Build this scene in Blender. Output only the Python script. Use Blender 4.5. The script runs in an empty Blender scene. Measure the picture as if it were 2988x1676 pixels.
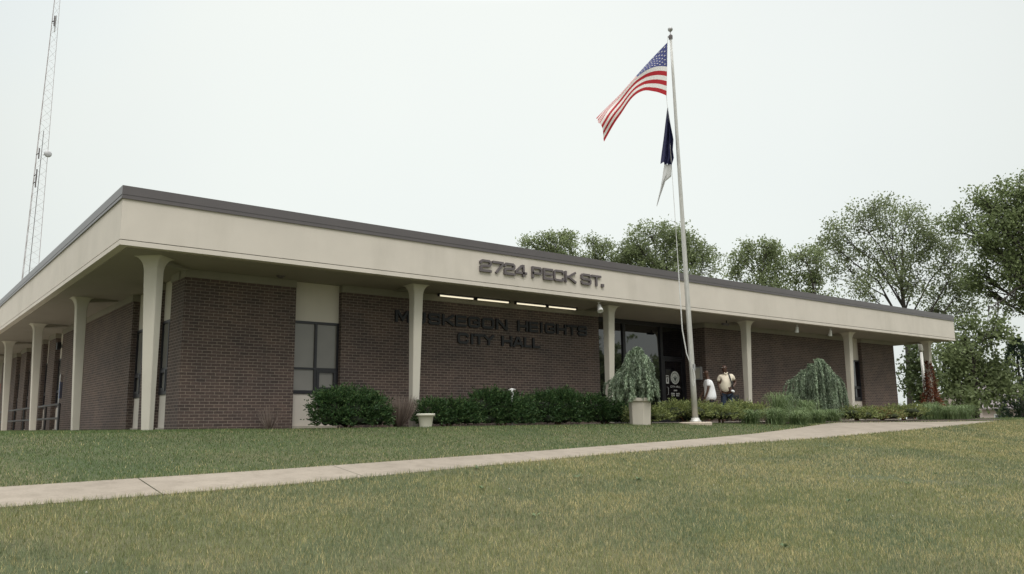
import bpy, bmesh, math, random
import numpy as np
from mathutils import Vector, Matrix
random.seed(7); RS = np.random.RandomState(11)
D = bpy.data; SC = bpy.context.scene; COL = SC.collection
PI = math.pi

# ------------------------------------------------------------------ helpers
def tag(o, label=None, cat=None, group=None, kind=None):
    if label: o['label'] = label
    if cat: o['category'] = cat
    if group: o['group'] = group
    if kind: o['kind'] = kind
    return o

def empty(name, loc, label=None, cat=None, group=None, rz=0.0):
    o = D.objects.new(name, None); COL.objects.link(o)
    o.location = loc; o.rotation_euler = (0, 0, rz); o.empty_display_size = .2
    return tag(o, label, cat, group)

def link(name, me, mat=None, parent=None, loc=None):
    o = D.objects.new(name, me); COL.objects.link(o)
    if mat is not None:
        for m in (mat if isinstance(mat, (list, tuple)) else [mat]): me.materials.append(m)
    if parent is not None: o.parent = parent
    if loc is not None: o.location = loc
    return o

def boxuv(bm):
    uv = bm.loops.layers.uv.verify()
    for f in bm.faces:
        n = f.normal
        for l in f.loops:
            c = l.vert.co
            if abs(n.x) > abs(n.y) and abs(n.x) > abs(n.z): l[uv].uv = (c.y, c.z)
            elif abs(n.z) > abs(n.y): l[uv].uv = (c.x, c.y)
            else: l[uv].uv = (c.x, c.z)

def build(name, bm, mat=None, parent=None, loc=None, smooth=False, bevel=0):
    bm.normal_update()
    boxuv(bm)
    me = D.meshes.new(name); bm.to_mesh(me); bm.free()
    if smooth:
        for p in me.polygons: p.use_smooth = True
    o = link(name, me, mat, parent, loc)
    if bevel:
        b = o.modifiers.new('bevel', 'BEVEL'); b.width = bevel; b.segments = 2; b.limit_method = 'ANGLE'
    return o

def BM(): return bmesh.new()

def box(bm, x0, x1, y0, y1, z0, z1):
    v = [bm.verts.new(c) for c in ((x0,y0,z0),(x1,y0,z0),(x1,y1,z0),(x0,y1,z0),(x0,y0,z1),(x1,y0,z1),(x1,y1,z1),(x0,y1,z1))]
    for f in ((0,3,2,1),(4,5,6,7),(0,1,5,4),(1,2,6,5),(2,3,7,6),(3,0,4,7)): bm.faces.new([v[i] for i in f])
    return v

def tube(bm, pts, r, seg=8, cap=True):
    pts = [Vector(p) for p in pts]; n = len(pts)
    rs = r if isinstance(r, (list, tuple)) else [r]*n
    rings = []; up = None
    for i, p in enumerate(pts):
        t = (pts[min(i+1, n-1)] - pts[max(i-1, 0)])
        if t.length < 1e-9: t = Vector((0,0,1))
        t.normalize()
        if up is None:
            up = Vector((0,0,1)) if abs(t.z) < .9 else Vector((1,0,0))
        a = t.cross(up)
        if a.length < 1e-4: a = t.cross(Vector((.3,1,.1)))
        a.normalize(); b = a.cross(t); b.normalize(); up = b
        rings.append([bm.verts.new(p + (a*math.cos(2*PI*k/seg) + b*math.sin(2*PI*k/seg))*rs[i]) for k in range(seg)])
    for i in range(n-1):
        for k in range(seg):
            bm.faces.new((rings[i][k], rings[i+1][k], rings[i+1][(k+1)%seg], rings[i][(k+1)%seg]))
    if cap:
        bm.faces.new(rings[0]); bm.faces.new(list(reversed(rings[-1])))

def lathe(bm, prof, seg=24, c=(0,0,0)):
    rings = []
    for r, z in prof:
        rings.append([bm.verts.new((c[0]+r*math.cos(2*PI*k/seg), c[1]+r*math.sin(2*PI*k/seg), c[2]+z)) for k in range(seg)])
    for i in range(len(rings)-1):
        for k in range(seg):
            bm.faces.new((rings[i][k], rings[i][(k+1)%seg], rings[i+1][(k+1)%seg], rings[i+1][k]))
    bm.faces.new(list(reversed(rings[0]))); bm.faces.new(rings[-1])

def ball(bm, c, r, seg=12, s=(1,1,1)):
    ret = bmesh.ops.create_uvsphere(bm, u_segments=seg, v_segments=max(6, seg//2), radius=r)
    for v in ret['verts']: v.co = Vector((v.co.x*s[0]+c[0], v.co.y*s[1]+c[1], v.co.z*s[2]+c[2]))

def npmesh(name, V, F, mat, parent=None, tint=None, loc=None):
    """V (n,3), F (m,k) fixed-size faces; tint (n,3) per-vertex colour"""
    me = D.meshes.new(name); V = np.asarray(V, np.float32); F = np.asarray(F, np.int32)
    m, k = F.shape
    me.vertices.add(len(V)); me.vertices.foreach_set('co', V.ravel())
    me.loops.add(m*k); me.loops.foreach_set('vertex_index', F.ravel())
    me.polygons.add(m); me.polygons.foreach_set('loop_start', np.arange(0, m*k, k, dtype=np.int32))
    me.polygons.foreach_set('loop_total', np.full(m, k, np.int32))
    me.update(calc_edges=True)
    if tint is not None:
        a = me.color_attributes.new('tint', 'FLOAT_COLOR', 'POINT')
        c = np.ones((len(V), 4), np.float32); c[:, :3] = tint
        a.data.foreach_set('color', c.ravel())
    return link(name, me, mat, parent, loc)

# ------------------------------------------------------------------ materials
def newmat(name):
    m = D.materials.new(name); m.use_nodes = True
    nt = m.node_tree; b = nt.nodes['Principled BSDF']
    return m, nt, b

def noise(nt, scale, detail=4, rough=.55, coord='Object', stretch=None):
    tc = nt.nodes.new('ShaderNodeTexCoord'); out = tc.outputs[coord]
    if stretch:
        mp = nt.nodes.new('ShaderNodeMapping'); mp.inputs['Scale'].default_value = stretch
        nt.links.new(out, mp.inputs['Vector']); out = mp.outputs['Vector']
    n = nt.nodes.new('ShaderNodeTexNoise'); n.inputs['Scale'].default_value = scale
    n.inputs['Detail'].default_value = detail; n.inputs['Roughness'].default_value = rough
    nt.links.new(out, n.inputs['Vector'])
    return n

def ramp(nt, src, stops):
    r = nt.nodes.new('ShaderNodeValToRGB'); e = r.color_ramp.elements
    while len(e) < len(stops): e.new(.5)
    for el, (p, c) in zip(e, stops):
        el.position = p; el.color = (*c, 1) if len(c) == 3 else c
    nt.links.new(src, r.inputs['Fac']); return r

def mul(nt, a, b, f=1.0):
    m = nt.nodes.new('ShaderNodeMixRGB'); m.blend_type = 'MULTIPLY'; m.inputs['Fac'].default_value = f
    nt.links.new(a, m.inputs['Color1']); nt.links.new(b, m.inputs['Color2']); return m

def bump(nt, b, src, strength=.3, dist=.01):
    n = nt.nodes.new('ShaderNodeBump'); n.inputs['Strength'].default_value = strength; n.inputs['Distance'].default_value = dist
    nt.links.new(src, n.inputs['Height']); nt.links.new(n.outputs['Normal'], b.inputs['Normal'])

def mat_plain(name, col, rough=.6, var=.12, scale=6, metal=0, spec=.5, bstr=0, coord='Object', stretch=None):
    m, nt, b = newmat(name)
    n = noise(nt, scale, coord=coord, stretch=stretch)
    lo = [c*(1-var) for c in col]; hi = [min(1, c*(1+var)) for c in col]
    r = ramp(nt, n.outputs['Fac'], [(.3, lo), (.7, hi)])
    nt.links.new(r.outputs['Color'], b.inputs['Base Color'])
    b.inputs['Roughness'].default_value = rough; b.inputs['Metallic'].default_value = metal
    b.inputs['Specular IOR Level'].default_value = spec
    if bstr: bump(nt, b, n.outputs['Fac'], bstr)
    return m

def mat_brick():
    m, nt, b = newmat('brown_brick')
    tc = nt.nodes.new('ShaderNodeTexCoord')
    bt = nt.nodes.new('ShaderNodeTexBrick')
    bt.inputs['Scale'].default_value = 1; bt.inputs['Brick Width'].default_value = .2035; bt.inputs['Row Height'].default_value = .0677
    bt.inputs['Mortar Size'].default_value = .0062; bt.inputs['Mortar Smooth'].default_value = .15; bt.inputs['Bias'].default_value = 0
    bt.inputs['Color1'].default_value = (.108, .076, .066, 1); bt.inputs['Color2'].default_value = (.068, .050, .045, 1)
    bt.inputs['Mortar'].default_value = (.235, .198, .165, 1)
    nt.links.new(tc.outputs['UV'], bt.inputs['Vector'])
    n = noise(nt, 1.3, 5, coord='UV'); r = ramp(nt, n.outputs['Fac'], [(.25, (.74,.76,.8)), (.75, (1.22,1.16,1.1))])
    n2 = noise(nt, 24, 3, coord='UV'); r2 = ramp(nt, n2.outputs['Fac'], [(.2, (.72,.72,.73)), (.8, (1.28,1.26,1.24))])
    a = mul(nt, bt.outputs['Color'], r.outputs['Color']); a = mul(nt, a.outputs['Color'], r2.outputs['Color'])
    nt.links.new(a.outputs['Color'], b.inputs['Base Color'])
    b.inputs['Roughness'].default_value = .85
    inv = nt.nodes.new('ShaderNodeMath'); inv.operation = 'SUBTRACT'; inv.inputs[0].default_value = 1
    nt.links.new(bt.outputs['Fac'], inv.inputs[1]); bump(nt, b, inv.outputs[0], .5, .006)
    return m

def mat_stucco(name, col, dirt=.12):
    m, nt, b = newmat(name)
    n = noise(nt, 1.1, 6, .6); s = noise(nt, .7, 5, .65, stretch=(1, 1, .22))
    g = noise(nt, 90, 2, .5)
    r = ramp(nt, n.outputs['Fac'], [(.25, [c*.93 for c in col]), (.75, [c*1.05 for c in col])])
    r2 = ramp(nt, s.outputs['Fac'], [(.32, (1-dirt, 1-dirt, 1-dirt*1.1)), (.5, (1,1,1))])
    a = mul(nt, r.outputs['Color'], r2.outputs['Color'])
    nt.links.new(a.outputs['Color'], b.inputs['Base Color']); b.inputs['Roughness'].default_value = .9
    bump(nt, b, g.outputs['Fac'], .25, .004)
    return m

def mat_leaf(name, trans=.3, rough=.55):
    m = D.materials.new(name); m.use_nodes = True; nt = m.node_tree
    b = nt.nodes['Principled BSDF']; out = nt.nodes['Material Output']
    at = nt.nodes.new('ShaderNodeAttribute'); at.attribute_name = 'tint'
    nt.links.new(at.outputs['Color'], b.inputs['Base Color']); b.inputs['Roughness'].default_value = rough
    b.inputs['Specular IOR Level'].default_value = .25
    t = nt.nodes.new('ShaderNodeBsdfTranslucent'); nt.links.new(at.outputs['Color'], t.inputs['Color'])
    mx = nt.nodes.new('ShaderNodeMixShader'); mx.inputs['Fac'].default_value = trans
    nt.links.new(b.outputs['BSDF'], mx.inputs[1]); nt.links.new(t.outputs['BSDF'], mx.inputs[2])
    nt.links.new(mx.outputs['Shader'], out.inputs['Surface'])
    return m

def mat_emit(name, col, s):
    m, nt, b = newmat(name)
    b.inputs['Base Color'].default_value = (*col, 1)
    b.inputs['Emission Color'].default_value = (*col, 1); b.inputs['Emission Strength'].default_value = s
    return m

def mat_glass_dark(name, col, rough=.03, ior=1.75):
    m, nt, b = newmat(name)
    n = noise(nt, .8, 2)
    r = ramp(nt, n.outputs['Fac'], [(.3, [c*.8 for c in col]), (.7, [c*1.15 for c in col])])
    nt.links.new(r.outputs['Color'], b.inputs['Base Color'])
    b.inputs['Roughness'].default_value = rough; b.inputs['IOR'].default_value = ior
    return m

M = {}
M['brick'] = mat_brick()
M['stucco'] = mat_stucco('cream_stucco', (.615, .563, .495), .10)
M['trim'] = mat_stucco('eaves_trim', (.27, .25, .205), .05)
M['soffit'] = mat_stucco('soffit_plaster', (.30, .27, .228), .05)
M['column'] = mat_stucco('column_concrete', (.57, .535, .46), .06)
M['groove'] = mat_plain('joint_shadow_gap', (.10, .095, .08), .9)
M['cap'] = mat_plain('bronze_metal_coping', (.088, .076, .076), .28, .06, 2.0, spec=.75)
M['roof'] = mat_plain('roof_gravel', (.3, .29, .27), .95, .2, 20)
M['frame'] = mat_plain('dark_bronze_frame', (.018, .017, .022), .4, .15)
M['blind'] = mat_glass_dark('pane_with_lowered_blind', (.235, .222, .20), .06, 1.5)
M['glassd'] = mat_glass_dark('dark_entrance_glass', (.006, .006, .009), .02, 1.95)
M['concrete'] = mat_plain('path_concrete', (.47, .40, .32), .9, .09, 2.2, bstr=.15)
M['walk'] = mat_plain('walk_concrete', (.40, .36, .30), .9, .1, 2.0)
M['mulch'] = mat_plain('bed_mulch', (.060, .043, .030), .95, .5, 30, bstr=.6)
M['letter_grey'] = mat_plain('grey_letter_metal', (.115, .098, .10), .5, .1)
M['letter_black'] = mat_plain('black_letter_metal', (.012, .012, .015), .55, .1)
M['galv'] = mat_plain('galvanised_steel', (.42, .42, .42), .5, .15, 8, metal=.4)
M['alum'] = mat_plain('pole_aluminium', (.52, .51, .47), .42, .08, 5, metal=.35)
M['rope'] = mat_plain('white_rope', (.62, .62, .60), .9)
M['white'] = mat_plain('white_paint', (.74, .74, .72), .5, .05)
M['black'] = mat_plain('black_paint', (.012, .012, .013), .45, .2)
M['potwhite'] = mat_plain('off_white_pot', (.56, .54, .45), .7, .06)
M['planter'] = mat_stucco('planter_concrete', (.50, .46, .39), .16)
M['tube'] = mat_emit('lit_fluorescent_tube', (1, .89, .66), 1.0)
M['bark'] = mat_plain('grey_bark', (.055, .046, .040), .9, .35, 12, bstr=.5)
M['barkred'] = mat_plain('brown_stem', (.16, .085, .05), .9, .3, 12)
M['leaf'] = mat_leaf('tree_leaves', .45)
M['needle'] = mat_leaf('needles', .18)
M['grass'] = mat_leaf('grass_blades', .3)
M['twig'] = mat_leaf('dry_twigs', .05)
M['skin'] = mat_plain('dark_brown_skin', (.085, .042, .026), .5, .1)
M['tee'] = mat_plain('white_cotton', (.86, .86, .86), .9, .03)
M['polo'] = mat_plain('pale_yellow_cotton', (.76, .68, .54), .9, .06)
M['denim'] = mat_plain('dark_blue_denim', (.020, .032, .055), .9, .2, 20)
M['blacktrouser'] = mat_plain('black_cloth', (.012, .012, .018), .9, .2)
M['flagred'] = mat_leaf('flag_red_cloth'); M['flagblue'] = mat_leaf('flag_blue_cloth')

def cloth(name, col, trans=.3):
    m = mat_plain(name, col, .85, .05, 20); nt = m.node_tree; b = nt.nodes['Principled BSDF']; out = nt.nodes['Material Output']
    t = nt.nodes.new('ShaderNodeBsdfTranslucent'); t.inputs['Color'].default_value = (*col, 1)
    mx = nt.nodes.new('ShaderNodeMixShader'); mx.inputs['Fac'].default_value = trans
    nt.links.new(b.outputs['BSDF'], mx.inputs[1]); nt.links.new(t.outputs['BSDF'], mx.inputs[2])
    nt.links.new(mx.outputs['Shader'], out.inputs['Surface']); return m
M['fred'] = cloth('flag_red', (.42, .020, .028)); M['fwhite'] = cloth('flag_white', (.78, .76, .72)); M['fblue'] = cloth('flag_navy', (.055, .065, .19))
M['navy'] = cloth('navy_flag_cloth', (.012, .014, .060), .15); M['paleflag'] = cloth('pale_flag_cloth', (.60, .60, .58))

# ------------------------------------------------------------------ camera
CAM = Vector((-3.4615, -16.0889, .0721)); YAW, PIT, ROLL = .670164, .165631, -.012498
fw = Vector((math.sin(YAW)*math.cos(PIT), math.cos(YAW)*math.cos(PIT), math.sin(PIT)))
rt = Vector((math.cos(YAW), -math.sin(YAW), 0)); up = rt.cross(fw)
r2 = rt*math.cos(ROLL) + up*math.sin(ROLL); u2 = -rt*math.sin(ROLL) + up*math.cos(ROLL)
cd = D.cameras.new('camera'); co = D.objects.new('camera', cd); COL.objects.link(co); SC.camera = co
co.matrix_world = Matrix(((r2.x, u2.x, -fw.x, CAM.x), (r2.y, u2.y, -fw.y, CAM.y), (r2.z, u2.z, -fw.z, CAM.z), (0,0,0,1)))
cd.sensor_width = 36; cd.lens = 28.5877; cd.clip_start = .05; cd.clip_end = 2000
RX, RY = math.cos(YAW), -math.sin(YAW)      # horizontal direction that reads as "right" in the photograph

# ------------------------------------------------------------------ light
w = D.worlds.new('World'); SC.world = w; w.use_nodes = True; nt = w.node_tree
for n in list(nt.nodes): nt.nodes.remove(n)
SUN_EL, SUN_AZ = math.radians(52), math.radians(-150)      # hazy sun high behind the camera, to its left
sk = nt.nodes.new('ShaderNodeTexSky'); sk.sky_type = 'NISHITA'; sk.sun_disc = False
sk.sun_elevation = SUN_EL; sk.sun_rotation = SUN_AZ; sk.dust_density = 4
b1 = nt.nodes.new('ShaderNodeBackground'); b1.inputs['Strength'].default_value = .012
nt.links.new(sk.outputs['Color'], b1.inputs['Color'])
tc = nt.nodes.new('ShaderNodeTexCoord'); sep = nt.nodes.new('ShaderNodeSeparateXYZ'); nt.links.new(tc.outputs['Generated'], sep.inputs[0])
cr = ramp(nt, sep.outputs['Z'], [(0, (.80,.845,.81)), (.22, (.835,.872,.832)), (.5, (.865,.895,.855)), (.78, (1.0,1.0,1.0)), (1, (1.0,1.0,1.0))])
st = ramp(nt, sep.outputs['Z'], [(.0, (.286,.286,.286)), (.48, (.286,.286,.286)), (.85, (1,1,1))])
cn = nt.nodes.new('ShaderNodeTexNoise'); cn.inputs['Scale'].default_value = 1.6; cn.inputs['Detail'].default_value = 3
nt.links.new(tc.outputs['Generated'], cn.inputs['Vector'])
cv = ramp(nt, cn.outputs['Fac'], [(.3, (.965,.97,.985)), (.7, (1.02,1.02,1.01))])
mm0 = mul(nt, cr.outputs['Color'], cv.outputs['Color'])
d3 = nt.nodes.new('ShaderNodeVectorMath'); d3.operation = 'DOT_PRODUCT'; nt.links.new(tc.outputs['Generated'], d3.inputs[0])
d3.inputs[1].default_value = (math.sin(.02)*math.cos(.54), math.cos(.02)*math.cos(.54), math.sin(.54))
m3 = nt.nodes.new('ShaderNodeMapRange'); m3.interpolation_type = 'SMOOTHSTEP'; nt.links.new(d3.outputs['Value'], m3.inputs['Value'])
m3.inputs['From Min'].default_value = .968; m3.inputs['From Max'].default_value = 1.0; m3.inputs['To Min'].default_value = 0; m3.inputs['To Max'].default_value = .22
mm = nt.nodes.new('ShaderNodeMixRGB'); nt.links.new(m3.outputs['Result'], mm.inputs['Fac']); nt.links.new(mm0.outputs['Color'], mm.inputs['Color1']); mm.inputs['Color2'].default_value = (.70, .82, .93, 1)
dp = nt.nodes.new('ShaderNodeVectorMath'); dp.operation = 'DOT_PRODUCT'; nt.links.new(tc.outputs['Generated'], dp.inputs[0])
dp.inputs[1].default_value = (math.sin(.70)*math.cos(.42), math.cos(.70)*math.cos(.42), math.sin(.42))
mr = nt.nodes.new('ShaderNodeMapRange'); mr.interpolation_type = 'SMOOTHSTEP'; nt.links.new(dp.outputs['Value'], mr.inputs['Value'])
mr.inputs['From Min'].default_value = .62; mr.inputs['From Max'].default_value = 1.0; mr.inputs['To Min'].default_value = 2.70; mr.inputs['To Max'].default_value = 3.60
ml = nt.nodes.new('ShaderNodeMath'); ml.operation = 'MULTIPLY'
nt.links.new(st.outputs['Color'], ml.inputs[0]); nt.links.new(mr.outputs['Result'], ml.inputs[1])
b2 = nt.nodes.new('ShaderNodeBackground'); nt.links.new(mm.outputs['Color'], b2.inputs['Color']); nt.links.new(ml.outputs[0], b2.inputs['Strength'])
ad = nt.nodes.new('ShaderNodeAddShader'); nt.links.new(b1.outputs[0], ad.inputs[0]); nt.links.new(b2.outputs[0], ad.inputs[1])
wo = nt.nodes.new('ShaderNodeOutputWorld'); nt.links.new(ad.outputs[0], wo.inputs['Surface'])
sl = D.lights.new('sun', 'SUN'); sl.energy = .9; sl.angle = math.radians(18); sl.color = (1, .96, .9)
so = D.objects.new('sun', sl); COL.objects.link(so)
sd = Vector((math.sin(SUN_AZ)*math.cos(SUN_EL), math.cos(SUN_AZ)*math.cos(SUN_EL), math.sin(SUN_EL)))
so.rotation_euler = sd.to_track_quat('Z', 'Y').to_euler(); so.location = (0, -20, 40)
SC.view_settings.view_transform = 'Standard'; SC.view_settings.look = 'None'; SC.view_settings.exposure = 0

# ------------------------------------------------------------------ ground
def H(x, y):
    s = np.maximum(0, -1.0 - np.asarray(y, float)); h = np.minimum(1.95, .125*s*s/(s+1.2))
    t = np.clip((np.asarray(x, float)-44)/30, 0, 1); d = 1.95*t*t*(3-2*t)
    return -np.maximum(h, d)
def Hf(x, y): return float(H(x, y))

def vnoise(x, y, f, seed=0):
    """smooth value noise 0..1"""
    x = np.asarray(x)*f; y = np.asarray(y)*f
    xi = np.floor(x).astype(int); yi = np.floor(y).astype(int); fx = x-xi; fy = y-yi
    fx = fx*fx*(3-2*fx); fy = fy*fy*(3-2*fy)
    def h(a, b):
        n = (a*374761393 + b*668265263 + seed*1442695041) & 0x7fffffff
        n = ((n ^ (n >> 13))*1274126177) & 0x7fffffff
        return ((n ^ (n >> 16)) & 0xffff)/65535.
    return (h(xi,yi)*(1-fx)+h(xi+1,yi)*fx)*(1-fy) + (h(xi,yi+1)*(1-fx)+h(xi+1,yi+1)*fx)*fy

xs = np.concatenate([[-400,-120,-60,-40], np.arange(-25, 46, 1.), np.arange(46, 80, 2.), [85,100,130,180,300,600]])
ys = np.concatenate([[-400,-120,-60,-35], np.arange(-22, 0, .25), np.arange(0, 60, 3.), [70,100,160,300,600]])
X, Y = np.meshgrid(xs, ys); V = np.stack([X.ravel(), Y.ravel(), H(X, Y).ravel()], 1)
nx = len(xs); F = [(j*nx+i, j*nx+i+1, (j+1)*nx+i+1, (j+1)*nx+i) for j in range(len(ys)-1) for i in range(nx-1)]
m, nt, b = newmat('lawn_soil_and_thatch')
n1 = noise(nt, .45, 5, .6); n2 = noise(nt, 14, 4, .7)
c1 = ramp(nt, n1.outputs['Fac'], [(.35, (.052,.070,.024)), (.62, (.105,.100,.044))])
c2 = ramp(nt, n2.outputs['Fac'], [(.25, (.6,.6,.6)), (.75, (1.3,1.3,1.3))])
a = mul(nt, c1.outputs['Color'], c2.outputs['Color']); nt.links.new(a.outputs['Color'], b.inputs['Base Color']); b.inputs['Roughness'].default_value = .95
bump(nt, b, n2.outputs['Fac'], .6, .03)
g = npmesh('ground', V, np.array(F), m); tag(g, kind='structure')

# concrete path, laid on the slope
PU = [(-40,-9.9),(-20,-7.9),(-2.28,-6.11),(.8,-5.84),(5.83,-5.21),(10.89,-4.48),(13.65,-3.96),(16.54,-3.2),(19.39,-2.32),(20.8,-1.95),(23,-2.1),(28,-2.3),(31.8,-2.3)]
PL = [(-40,-10.94),(-20,-8.89),(-2.38,-7.13),(0.44,-6.86),(2.9,-6.47),(6.56,-5.87),(10.46,-5.38),(15.17,-4.98),(21.68,-4.1),(27.9,-3.15),(30.2,-2.75),(31.8,-2.42)]
def interp(P, x): return np.interp(x, [p[0] for p in P], [p[1] for p in P])
def ribbon(bm, x0, x1, fa, fb, top, step=.5, ny=6, gap=None):
    xs_ = np.arange(x0, x1+1e-6, step); rows = []
    for x in xs_:
        ya, yb = fa(x), fb(x); rows.append([bm.verts.new((x, ya+(yb-ya)*k/ny, Hf(x, ya+(yb-ya)*k/ny)+top)) for k in range(ny+1)])
        a_, b_ = rows[-1][0], rows[-1][-1]
        rows[-1] = [bm.verts.new((a_.co.x, a_.co.y, a_.co.z-top-.06))] + rows[-1] + [bm.verts.new((b_.co.x, b_.co.y, b_.co.z-top-.06))]
    for i in range(len(rows)-1):
        for k in range(ny+2): bm.faces.new((rows[i][k], rows[i+1][k], rows[i+1][k+1], rows[i][k+1]))
m, nt, b = newmat('path_concrete_weathered')
n1 = noise(nt, .8, 5, .6); n2 = noise(nt, 40, 3, .6); n3 = noise(nt, 4, 5, .7)
c1 = ramp(nt, n1.outputs['Fac'], [(.28, (.235,.200,.156)), (.72, (.305,.262,.207))])
c2 = ramp(nt, n2.outputs['Fac'], [(.25, (.88,.88,.88)), (.75, (1.06,1.06,1.06))]); c3 = ramp(nt, n3.outputs['Fac'], [(.3, (.80,.79,.77)), (.55, (1,1,1))])
a = mul(nt, c1.outputs['Color'], c2.outputs['Color']); a = mul(nt, a.outputs['Color'], c3.outputs['Color'])
nt.links.new(a.outputs['Color'], b.inputs['Base Color']); b.inputs['Roughness'].default_value = .92; bump(nt, b, n2.outputs['Fac'], .2, .004)
M['pathmat'] = m
bm = BM(); joints = [-20, -16.6, -13.2, -9.8, -6.4, -3.0, -.93, 1.6, 5.0, 8.4, 11.8, 15.2, 18.6, 22, 26, 31.8]
for a_, b_ in zip(joints[:-1], joints[1:]):
    n_ = max(2, int(round((b_-a_)/.5))); g_ = .007 if a_ == -.93 or b_ == -.93 else .004
    ribbon(bm, a_+g_, b_-g_, lambda x: interp(PL, x), lambda x: interp(PU, x), .008, (b_-a_-2*g_)/n_)
bm.faces.ensure_lookup_table(); tag(build('path', bm, m), kind='structure')

# planting bed and walk under the eaves
BF = [(2.6,1.6),(3.3,-.5),(7,-.95),(12,-.95),(14.2,-.95),(14.95,-1.15),(15.6,-1.5),(17.1,-2.1),(19.2,-1.95),(20.8,-1.85),(23,-2.0),(28,-2.2),(33.6,-2.0),(34.4,-1.0)]
bm = BM(); ribbon(bm, 2.7, 13.0, lambda x: interp(BF, x), lambda x: 1.66, .012, .5)
ribbon(bm, 13.05, 34.3, lambda x: interp(BF, x), lambda x: -.12, .012, .25)
tag(build('flower_bed', bm, M['mulch']), kind='structure')
bm = BM(); box(bm, 13.1, 34.2, -.1, 1.68, -.1, .03); box(bm, 14.02, 19.06, 1.68, 2.66, -.1, .03)
tag(build('walkway', bm, M['walk']), kind='structure')
bm = BM(); box(bm, -3, 1.68, 8, 36, -.1, .012)
tag(build('side_walkway', bm, M['walk']), kind='structure')
bm = BM(); box(bm, 92, 128, -200, 200, -2.2, -1.93)
tag(build('road', bm, mat_plain('road_asphalt', (.055,.055,.057), .9, .2, 5)), kind='structure')

# ------------------------------------------------------------------ building
L, W_, ZB, ZS = 34.45, 36.0, 3.437, 3.42
hall = empty('city_hall', (L/2, W_/2, 0), 'long low brown brick city hall under a deep flat cream roof edge', 'building')
OFF = Vector((-L/2, -W_/2, 0))
def part(name, bm, mat, parent=hall, bevel=0, smooth=False):
    return build(name, bm, mat, parent, OFF if parent is hall else None, smooth, bevel)
BX = [1.7, 32.2]; BY = 1.7; DEEP = .16
front_bays = [(4.22, 5.39), (28.25, 29.43)]
side_bays = [(2.64, 3.72), (4.82, 5.95), (15.26, 16.55), (17.88, 19.1), (21.87, 23.1), (24.6, 25.85)]
red_fringe_panel = (30.6, 33.2)  # added panel, no known door; its red copies a lens colour fringe
# brick piers, front
def pier_front(x0, x1, y1=2.05):
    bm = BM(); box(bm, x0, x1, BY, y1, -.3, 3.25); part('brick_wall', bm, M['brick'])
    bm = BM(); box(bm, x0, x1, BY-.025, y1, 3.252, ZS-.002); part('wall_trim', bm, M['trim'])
pier_front(1.7, 4.22); pier_front(5.39, 14.0); pier_front(19.08, 28.25); pier_front(29.43, 32.2)
def pier_side(y0, y1):
    bm = BM(); box(bm, 1.7, 2.05, y0, y1, -.3, 3.25); part('brick_wall', bm, M['brick'])
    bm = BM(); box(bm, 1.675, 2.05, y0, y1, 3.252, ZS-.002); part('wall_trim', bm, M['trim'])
yy = 2.052
for a_, b_ in side_bays + [red_fringe_panel, (35.8, 36)]:
    pier_side(yy, a_); yy = b_
bm = BM(); box(bm, 31.85, 32.2, 2.052, 35.8, -.3, 3.25); part('brick_wall', bm, M['brick'])
bm = BM(); box(bm, 1.7, 32.2, 35.8, 36, -.3, 3.25); part('brick_wall', bm, M['brick'])
# entrance returns
bm = BM(); box(bm, 13.7, 14.0, 2.052, 2.9, -.3, 3.25); part('brick_wall', bm, M['brick'])
bm = BM(); box(bm, 19.08, 19.4, 2.052, 2.9, -.3, 3.25); part('brick_wall', bm, M['brick'])
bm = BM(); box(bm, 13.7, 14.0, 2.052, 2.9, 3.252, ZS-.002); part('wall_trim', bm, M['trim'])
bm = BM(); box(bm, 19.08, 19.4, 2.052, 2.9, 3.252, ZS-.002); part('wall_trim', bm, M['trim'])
# interior blocker so that no light leaks through
bm = BM(); box(bm, 2.06, 31.84, 3.0, 35.79, -.3, 3.41); part('interior_blocker', bm, M['black'])

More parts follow.
